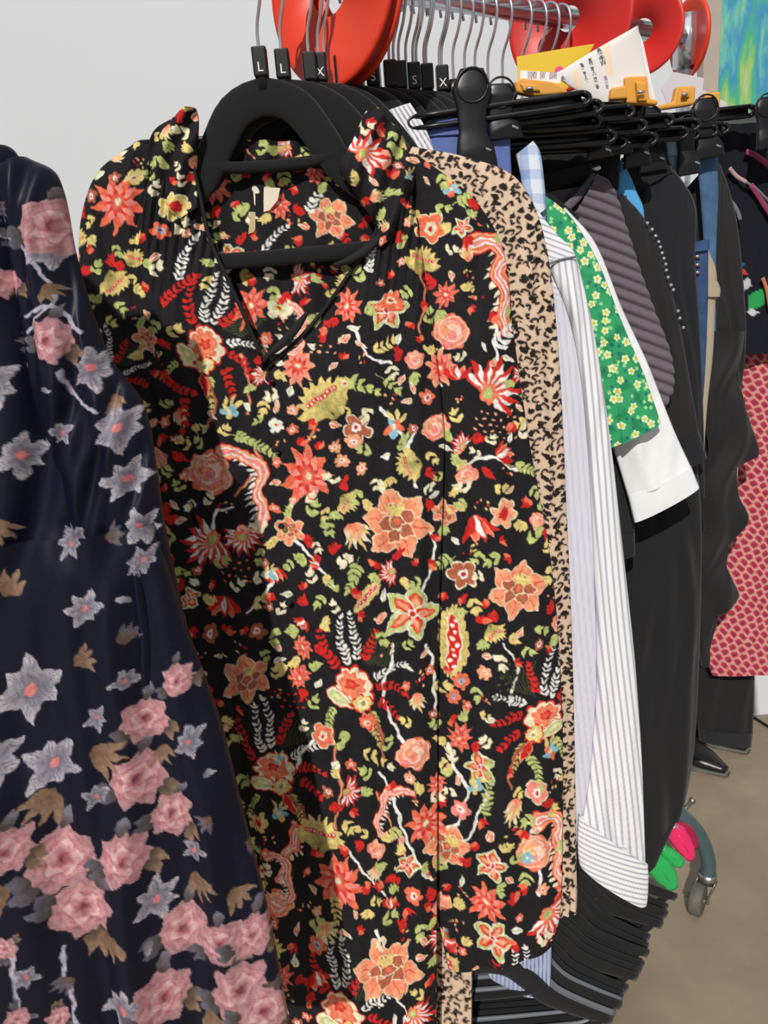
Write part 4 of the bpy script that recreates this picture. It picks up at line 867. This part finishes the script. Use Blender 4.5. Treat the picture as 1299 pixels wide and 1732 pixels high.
# ------------------------------------------------------------------ blue check shirt, its tail shows at the bottom
m_chk = printed('check_cotton', .85)
bs = thing('check_shirt', 'pale blue check shirt, collar beside the blue skirt and striped tail below the floral sleeve', 'shirt', at(860, 420, .987))
sheet('collar', m_chk, [(872, 262, 902, 238), (880, 300, 914, 258), (884, 345, 922, 320), (886, 380, 924, 352)], .974, step=1.5, tf=.008, tb=.003, parent=bs, paint=p_check)
sheet('body', m_chk, [(760, 345, 924, 345), (730, 480, 925, 480), (740, 900, 925, 900), (760, 1350, 928, 1350), (800, 1560, 934, 1560), (826, 1650, 932, 1650), (860, 1672, 930, 1690)], .978, step=2.4, tf=.004, tb=.003, parent=bs, paint=p_stripes((172, 180, 208), (112, 122, 160), 7, 0, 1, .5), fold=foldfun([([(1400, 885), (1700, 890)], 14, .005, 'r')], .001, 3, 40))

# ------------------------------------------------------------------ plain garments
def cloth(name, c, rough=.9, noise=.06, bump=.18, bscale=700, sheen=.1): return solid(name, c, rough, noise=noise, nscale=18, bump=bump, bscale=bscale, sheen=sheen)
m_peri = cloth('periwinkle_twill', (94, 112, 172)); m_white = cloth('white_jersey', (238, 238, 240)); m_blk = cloth('black_jersey', (15, 15, 18)); m_blk2 = cloth('washed_black_cotton', (25, 25, 29)); m_char = cloth('charcoal_wool', (19, 20, 27))
bk = thing('blue_skirt', 'periwinkle blue skirt clipped by the large black paddle clip', 'skirt', at(790, 205, .963))
sheet('skirt', m_peri, [(704, 226, 862, 216), (700, 300, 866, 300), (690, 600, 880, 600), (680, 900, 890, 900)], .9635, step=5, tf=.003, tb=.003, parent=bk, fold=foldfun([], .001, 5, 60))
sheet('waistband', m_peri, [(706, 206, 860, 194), (704, 232, 863, 224)], .9625, step=3, tf=.005, tb=.005, parent=bk)

gt = thing('green_tee', 'green short-sleeved top covered in tiny cream daisies', 'top', at(900, 420, 1.012)); m_gr = printed('daisy_viscose', .8)
sheet('body', m_gr, [(800, 330, 900, 320), (740, 420, 960, 400), (730, 600, 985, 600), (740, 900, 985, 900), (750, 1150, 985, 1150)], 1.016, step=3, tf=.003, tb=.003, parent=gt, paint=p_daisies)
sheet('sleeve', m_gr, [(800, 400, 866, 303), (850, 480, 918, 328), (900, 560, 966, 368), (935, 620, 1010, 440), (965, 670, 1052, 545), (1000, 715, 1090, 635), (1018, 762, 1118, 716)], 1.006, step=1.7, tf=.010, tb=.002, parent=gt, paint=p_daisies, fold=foldfun([([(520, 1024), (640, 1036), (770, 1050)], 9, .006, 'p')], .0008, 4, 60))
wt = thing('white_tee', 'white t-shirt, hemmed sleeve sticking out below the green daisy top', 't-shirt', at(960, 460, 1.035))
sheet('sleeve', m_white, [(880, 430, 956, 350), (930, 530, 1008, 412), (965, 610, 1052, 520), (1000, 680, 1096, 615), (1030, 740, 1138, 722), (1062, 842, 1170, 792)], 1.03, step=3, tf=.010, tb=.003, parent=wt, fold=foldfun([([(500, 980), (700, 1050), (850, 1110)], 18, .006, 'r')], .001, 6, 50))
sheet('sleeve_hem', m_white, [(1061, 838, 1169, 788), (1072, 884, 1183, 824)], 1.0285, step=3, tf=.0115, tb=.004, parent=wt)
sheet('body', m_white, [(840, 380, 960, 360), (820, 520, 990, 520), (830, 900, 985, 900), (840, 1100, 985, 1100)], 1.038, step=6, tf=.003, tb=.003, parent=wt)
bt = thing('black_tee', 'black t-shirt, hem of its sleeve showing between the shirt sleeve and white tee', 't-shirt', at(980, 700, 1.052))
sheet('sleeve', m_blk2, [(930, 520, 1030, 480), (980, 680, 1060, 650), (1010, 800, 1068, 790), (1030, 908, 1074, 902)], 1.05, step=4, tf=.006, tb=.003, parent=bt)
sheet('sleeve_hem', m_blk2, [(1030, 905, 1074, 899), (1036, 948, 1075, 938)], 1.0485, step=3, tf=.007, tb=.004, parent=bt)
sheet('body', m_blk2, [(850, 420, 980, 420), (850, 700, 985, 700), (860, 1150, 985, 1150)], 1.056, step=6, tf=.003, tb=.003, parent=bt)

m_rib = cloth('taupe_knit', (104, 94, 102), .95, .05, .3, 500)
cg = thing('ribbed_cardigan', 'grey-taupe cardigan with slanting ribs, right of the green daisy top', 'cardigan', at(1000, 420, 1.07))
def ribs(px, py): s = (py-.36*px)/19.0; f = s-np.floor(s); return .0045*np.sin(np.minimum(f/.8, 1)*math.pi)**.6
sheet('body', m_rib, [(900, 330, 1002, 312), (880, 450, 1020, 430), (900, 700, 1040, 700), (910, 1000, 1000, 1000)], 1.074, step=4, tf=.003, tb=.003, parent=cg)
sheet('sleeve', m_rib, [(950, 392, 1008, 294), (972, 440, 1034, 312), (990, 500, 1058, 380), (1010, 560, 1082, 456), (1040, 620, 1108, 528), (1062, 670, 1134, 600), (1090, 706, 1138, 652), (1108, 706, 1126, 680)], 1.062, step=2, tf=.012, tb=.003, parent=cg, soft=ribs)
A = np.array([(924, 372), (960, 350), (990, 318), (1008, 296)], float); MB().add(*sweep(at(A[:, 0], A[:, 1], 1.058), .006, .003, seg=8, n=16)).build('neckband', m_rib, cg)
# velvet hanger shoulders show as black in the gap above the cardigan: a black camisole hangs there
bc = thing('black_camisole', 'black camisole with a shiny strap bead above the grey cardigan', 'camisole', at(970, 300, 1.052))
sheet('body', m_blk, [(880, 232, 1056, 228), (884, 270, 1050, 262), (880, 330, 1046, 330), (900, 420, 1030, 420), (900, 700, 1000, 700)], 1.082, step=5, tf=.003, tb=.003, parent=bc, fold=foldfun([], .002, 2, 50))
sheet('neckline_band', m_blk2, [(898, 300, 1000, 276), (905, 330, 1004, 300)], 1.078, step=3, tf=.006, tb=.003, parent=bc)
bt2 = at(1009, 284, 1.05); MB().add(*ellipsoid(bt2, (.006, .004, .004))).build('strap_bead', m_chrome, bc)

m_stone = solid('rhinestone', (210, 220, 226), .1, .8)
st = thing('studded_blouse', 'black blouse with a line of silver rhinestones down the sleeve edge', 'blouse', at(1080, 420, 1.09))
sheet('sleeve', cloth('olive_black_cotton', (27, 25, 24)), [(1008, 420, 1052, 326), (1040, 480, 1090, 370), (1060, 560, 1120, 440), (1080, 640, 1148, 540), (1100, 730, 1168, 650), (1112, 770, 1182, 730)], 1.088, step=3.5, tf=.010, tb=.003, parent=st, fold=foldfun([], .0015, 3, 30))
sheet('sleeve_cuff', m_char, [(1110, 765, 1181, 725), (1124, 806, 1196, 774)], 1.086, step=3.5, tf=.011, tb=.004, parent=st)
sheet('body', m_blk, [(980, 350, 1060, 330), (960, 500, 1080, 500), (980, 800, 1060, 800), (1000, 1100, 1060, 1100)], 1.094, step=6, tf=.003, tb=.003, parent=st)
for x, y in ((1101, 375), (1109, 386), (1115, 397), (1120, 407), (1123, 416), (1126, 426), (1129, 435), (1132, 445), (1133, 455), (1136, 467), (1141, 480), (1145, 488), (1153, 524), (1156, 536), (1162, 552)):
    MB().add(*ellipsoid(at(x-6, y+2, 1.078), (.0026, .002, .0022), 8, 6)).build('rhinestone', m_stone, st, False)
bb = thing('sky_blue_tee', 'bright sky blue tee peeping out above the studded black top', 't-shirt', at(1050, 300, 1.10))
sheet('body', cloth('sky_blue_jersey', (82, 168, 226)), [(1000, 300, 1042, 272), (1010, 330, 1060, 286), (1030, 370, 1076, 322), (1040, 420, 1090, 362), (1030, 700, 1090, 700)], 1.098, step=4, tf=.004, tb=.003, parent=bb)
sheet('neckband', cloth('teal_rib', (58, 120, 150)), [(1030, 272, 1044, 264), (1040, 296, 1062, 284)], 1.0945, step=2, tf=.004, tb=.003, parent=bb)

bd = thing('black_dress', 'long plain black dress reaching almost to the floor, behind the white tee', 'dress', at(1100, 900, 1.11))
df = foldfun([([(880, 1150), (1000, 1165), (1300, 1150)], 14, .010, 'r'), ([(960, 1085), (1100, 1070), (1400, 1090)], 26, .012, 'r'), ([(900, 1110), (1150, 1128), (1400, 1110)], 20, .008, 'r')], .002, 4, 50)
sheet('body', m_blk, [(1000, 520, 1130, 480), (1000, 700, 1165, 680), (1010, 880, 1186, 860), (1020, 1000, 1186, 1000), (1030, 1150, 1182, 1140), (1040, 1300, 1174, 1270), (1048, 1380, 1160, 1345), (1052, 1420, 1150, 1376)], 1.112, step=3, tf=.014, tb=.004, fold=df, parent=bd)
sheet('hem', m_blk, [(1050, 1412, 1152, 1370), (1056, 1452, 1140, 1396), (1084, 1476, 1112, 1452)], 1.110, step=3, tf=.012, tb=.005, parent=bd)
lt = thing('black_blouse', 'black long-sleeved blouse between the rhinestone top and the jeans', 'blouse', at(1130, 420, 1.128))
sheet('body', m_char, [(1060, 300, 1120, 262), (1070, 390, 1174, 340), (1090, 520, 1176, 440), (1110, 640, 1184, 560), (1130, 760, 1190, 700), (1140, 860, 1192, 840)], 1.126, step=4, tf=.006, tb=.003, parent=lt, fold=foldfun([], .002, 9, 28))
sheet('collar', m_blk, [(1050, 268, 1128, 238), (1056, 300, 1130, 262), (1066, 330, 1138, 290)], 1.121, step=3, tf=.005, tb=.003, parent=lt)

def denim(name, c): return solid(name, c, .9, noise=.25, nscale=34, bump=.3, bscale=1100)
j1 = thing('jeans', 'pale blue jeans hung by the waistband behind the black blouse', 'jeans', at(1128, 240, 1.135)); m_d1 = denim('pale_denim', (128, 160, 190))
sheet('leg', m_d1, [(1104, 262, 1146, 260), (1106, 340, 1150, 340), (1110, 480, 1150, 480), (1112, 620, 1150, 620)], 1.137, step=4, tf=.004, tb=.003, parent=j1)
sheet('waistband', m_d1, [(1106, 236, 1146, 234), (1105, 266, 1147, 263)], 1.1345, step=3, tf=.006, tb=.004, parent=j1)
j2 = thing('jeans', 'mid blue jeans hanging nearest the rail end', 'jeans', at(1196, 240, 1.172)); m_d2 = denim('mid_denim', (70, 102, 138))
sheet('leg', m_d2, [(1178, 262, 1214, 258), (1184, 330, 1216, 330), (1190, 420, 1212, 420), (1190, 560, 1212, 560)], 1.174, step=4, tf=.004, tb=.003, parent=j2)
sheet('waistband', m_d2, [(1177, 240, 1214, 236), (1178, 266, 1215, 262)], 1.1715, step=3, tf=.006, tb=.004, parent=j2)
j3 = thing('jeans', 'dark blue jeans with a row of brass buttons, beside the beige trousers', 'jeans', at(1178, 430, 1.155)); m_d3 = denim('dark_denim', (52, 78, 122))
sheet('leg', m_d3, [(1162, 424, 1198, 420), (1164, 520, 1197, 520), (1166, 640, 1192, 640), (1168, 760, 1182, 770), (1170, 820, 1182, 820)], 1.150, step=3, tf=.006, tb=.003, parent=j3)
sheet('waistband', m_d3, [(1160, 412, 1200, 404), (1162, 428, 1200, 422)], 1.147, step=2.5, tf=.008, tb=.004, parent=j3)
m_brass = solid('brass_button', (190, 176, 150), .3, .9)
for y in (434, 448, 461): MB().add(*ellipsoid(at(1180, y, 1.1405), (.004, .002, .0026), 10, 6)).build('button', m_brass, j3)
bt_ = thing('beige_trousers', 'beige cargo trousers with a flapped pocket, beside the dark jeans', 'trousers', at(1205, 450, 1.176)); m_bg = cloth('beige_cotton', (172, 158, 136))
sheet('leg', m_bg, [(1186, 420, 1196, 418), (1188, 460, 1212, 460), (1188, 520, 1210, 520), (1186, 600, 1206, 600), (1180, 690, 1196, 690), (1176, 780, 1190, 780)], 1.162, step=2.5, tf=.006, tb=.003, parent=bt_)
sheet('pocket', m_bg, [(1192, 472, 1214, 476), (1190, 498, 1219, 490), (1192, 502, 1218, 502)], 1.157, step=2.5, tf=.006, tb=.003, parent=bt_)

# black ruffled chiffon dress
m_chif = cloth('black_chiffon', (21, 19, 20), .8, .1, .1, 900)
rd = thing('ruffled_dress', 'black chiffon dress with a cascade of ruffles down its side, at the rail end', 'dress', at(1210, 500, 1.205))
sheet('body', m_chif, [(1160, 320, 1214, 262), (1164, 420, 1244, 360), (1170, 520, 1258, 480), (1176, 620, 1262, 580), (1178, 760, 1250, 700), (1180, 900, 1240, 860), (1180, 1040, 1222, 1000), (1180, 1128, 1198, 1110)], 1.205, step=3, tf=.008, tb=.003, parent=rd, fold=foldfun([], .003, 3, 30))
wav = lambda px, py: .005*np.sin(px*.12+py*.03+np.sin(py*.04))
for a in ([(1196, 560, 1262, 560), (1192, 610, 1256, 604), (1190, 660, 1244, 640)], [(1186, 640, 1240, 628), (1188, 700, 1262, 690), (1196, 760, 1284, 764), (1190, 800, 1256, 788)], [(1184, 770, 1250, 782), (1184, 840, 1250, 838), (1190, 890, 1264, 878), (1186, 930, 1236, 922)],
          [(1182, 900, 1240, 912), (1182, 970, 1228, 956), (1186, 1010, 1252, 1012), (1184, 1060, 1206, 1042)], [(1182, 1030, 1216, 1032), (1182, 1090, 1200, 1084), (1184, 1124, 1198, 1120)]):
    sheet('ruffle', m_chif, a, 1.192, step=2.5, tf=.010, tb=.003, parent=rd, soft=wav)

# navy jacket with pink piping, red print dress, black trousers beyond
m_jk = printed('navy_fleece', .95)
def jacket(px, py):
    c = np.full((px.size, 3), (20, 22, 32), float)
    def blot(x, y, rx, ry, col, rot=0):
        nonlocal c
        u = (px-x)*math.cos(rot)+(py-y)*math.sin(rot); v = -(px-x)*math.sin(rot)+(py-y)*math.cos(rot); c = np.where((np.abs(u)/rx+np.abs(v)/ry < 1)[:, None], col, c)
    blot(1249, 447, 9, 5, (40, 96, 150)); blot(1253, 459, 9, 6, (196, 60, 60), .5); blot(1259, 480, 9, 12, (190, 190, 200), .3); blot(1275, 507, 15, 22, (44, 150, 82), .5); blot(1269, 528, 9, 7, (200, 200, 204)); return c
jk = thing('dark_jacket', 'dark navy jacket with pink piping and a small colourful print, at the right edge', 'jacket', at(1290, 420, 1.25))
sheet('body', m_jk, [(1196, 214, 1330, 206), (1206, 280, 1340, 250), (1220, 350, 1400, 330), (1236, 450, 1420, 450), (1244, 540, 1420, 540), (1250, 600, 1400, 590)], 1.25, step=2.5, tf=.010, tb=.004, parent=jk, paint=jacket, fold=foldfun([], .003, 7, 40))
m_pink = cloth('pink_piping', (140, 46, 84)); m_pale = cloth('pale_pink_tape', (176, 150, 152)); m_gtape = cloth('grey_tape', (110, 112, 118))
for P, mm, wd in (([(1262, 256), (1280, 264), (1300, 280), (1330, 300)], m_pink, .004), ([(1270, 312), (1282, 330), (1296, 352), (1315, 380)], m_pink, .004), ([(1234, 284), (1246, 298), (1262, 308)], m_pale, .003), ([(1262, 308), (1280, 320), (1300, 340)], m_gtape, .002), ([(1221, 324), (1236, 340), (1247, 356), (1252, 372)], m_gtape, .003), ([(1290, 470), (1297, 490), (1302, 520)], cloth('orange_piping', (196, 110, 80)), .003)):
    A = np.array(P, float); MB().add(*sweep(at(A[:, 0], A[:, 1], 1.232), wd, .002, seg=8, n=20)).build('piping', mm, jk)
m_red = printed('red_scale_print', .85)
rp = thing('patterned_dress', 'pink and crimson scale-patterned dress at the right edge behind the ruffles', 'dress', at(1290, 700, 1.28))
sheet('body', m_red, [(1258, 560, 1420, 550), (1252, 700, 1420, 700), (1244, 850, 1425, 850), (1226, 960, 1430, 960), (1200, 1060, 1435, 1060), (1192, 1084, 1436, 1080)], 1.28, step=2, tf=.012, tb=.004, parent=rp, paint=p_redscale, fold=foldfun([([(600, 1285), (1100, 1260)], 22, .006, 'r')], .002, 4, 60))
sheet('hem', m_red, [(1192, 1082, 1436, 1078), (1196, 1120, 1436, 1110), (1204, 1142, 1438, 1126)], 1.279, step=2, tf=.014, tb=.005, parent=rp, paint=p_redscale)
tr = thing('black_trousers', 'black wide-leg trousers hanging below the pink patterned dress', 'trousers', at(1225, 1000, 1.315))
sheet('leg', m_blk, [(1178, 900, 1300, 900), (1178, 1080, 1278, 1080), (1178, 1180, 1276, 1180), (1180, 1236, 1273, 1244)], 1.312, step=3.5, tf=.010, tb=.004, parent=tr, fold=foldfun([], .003, 4, 50))
sheet('leg_hem', m_blk2, [(1180, 1230, 1273, 1238), (1182, 1252, 1271, 1263)], 1.310, step=3.5, tf=.0115, tb=.005, parent=tr)
m_boot = solid('black_leather', (16, 16, 18), .35, bump=.2, bscale=120)
for i, (tx, ty, lab) in enumerate(((1212, 1306, 'black leather ankle boot on the floor, toe showing under the trousers'), (1247, 1268, 'black leather ankle boot standing behind its pair, mostly hidden'))):
    f0 = floor_at(tx, ty); b = thing('ankle_boot', lab, 'boot', (f0[0]-.05, f0[1]+.04, 0))
    d = np.array([.62, -.78, 0]); h_ = f0-d*.20
    P = [h_+[0, 0, .035], h_+d*.06+[0, 0, .035], h_+d*.13+[0, 0, .03], h_+d*.19+[0, 0, .022], h_+d*.225+[0, 0, .018]]
    MB().add(*sweep(P, [.03, .036, .042, .038, .012], [.034, .034, .029, .021, .010], nrm=(0, 0, 1), seg=16, n=24)).build('upper', m_boot, b)
    MB().add(*sweep([h_+d*.03+[0, 0, .03], h_+d*.025+[0, 0, .09], h_+d*.02+[0, 0, .15]], [.04, .036, .042], .034, nrm=(d[1], -d[0], 0), seg=16, n=10)).build('shaft', m_boot, b)
    MB().add(*sweep([h_+[0, 0, .006], h_+d*.1+[0, 0, .006], h_+d*.18+[0, 0, .006], h_+d*.23+[0, 0, .008]], [.032, .038, .043, .012], .006, nrm=(0, 0, 1), seg=14, n=20)).build('sole', m_rubber, b)

# bright plastic pegs by the low bar
def big_peg(name_lab, lobes, Y, c, c2):
    q0 = lobes[0][0]; t = thing('clothes_peg', name_lab, 'peg', at(q0[0], q0[1], Y))
    for k, q in enumerate(lobes):
        q = np.array(q, float); MB().add(*sweep(at(q[:, 0], q[:, 1], Y+.012*k), q[:, 2]/840., .009, seg=14, n=18, sq=.8)).build('jaw', (c, c2)[k], t)
        a, b = q[1], q[-2]; A = np.array([(a[0]+2, a[1]), (b[0], b[1])]); MB().add(*sweep(at(A[:, 0], A[:, 1], Y+.012*k-.008), .0012, seg=6)).build('grip_ridge', (c, c2)[k], t)
    s = at(lobes[1][0][0]-4, lobes[1][0][1]+4, Y-.004)
    th = np.linspace(0, 6*math.pi, 40); MB().add(*sweep(s+np.stack([np.cos(th)*.006, np.linspace(-.006, .006, 40), np.sin(th)*.006], 1), .0013, seg=6)).build('spring', m_wire, t)
m_pg, m_pp, m_pp2 = solid('green_plastic', (44, 172, 88), .35), solid('pink_plastic', (232, 44, 106), .35), solid('deep_pink_plastic', (160, 24, 66), .4)
big_peg('bright green plastic peg below the hem of the long black dress', [[(1090, 1438, 9), (1104, 1454, 15), (1122, 1476, 19), (1132, 1490, 17), (1136, 1500, 9)], [(1118, 1432, 6), (1130, 1444, 11), (1142, 1454, 13), (1151, 1459, 8)]], 1.13, m_pg, m_pg)
big_peg('bright pink plastic peg beside the curved rack foot', [[(1134, 1396, 8), (1146, 1412, 15), (1158, 1432, 15), (1164, 1442, 13), (1167, 1450, 7)], [(1144, 1396, 8), (1158, 1406, 13), (1168, 1420, 12), (1173, 1431, 7)]], 1.15, m_pp, m_pp2)
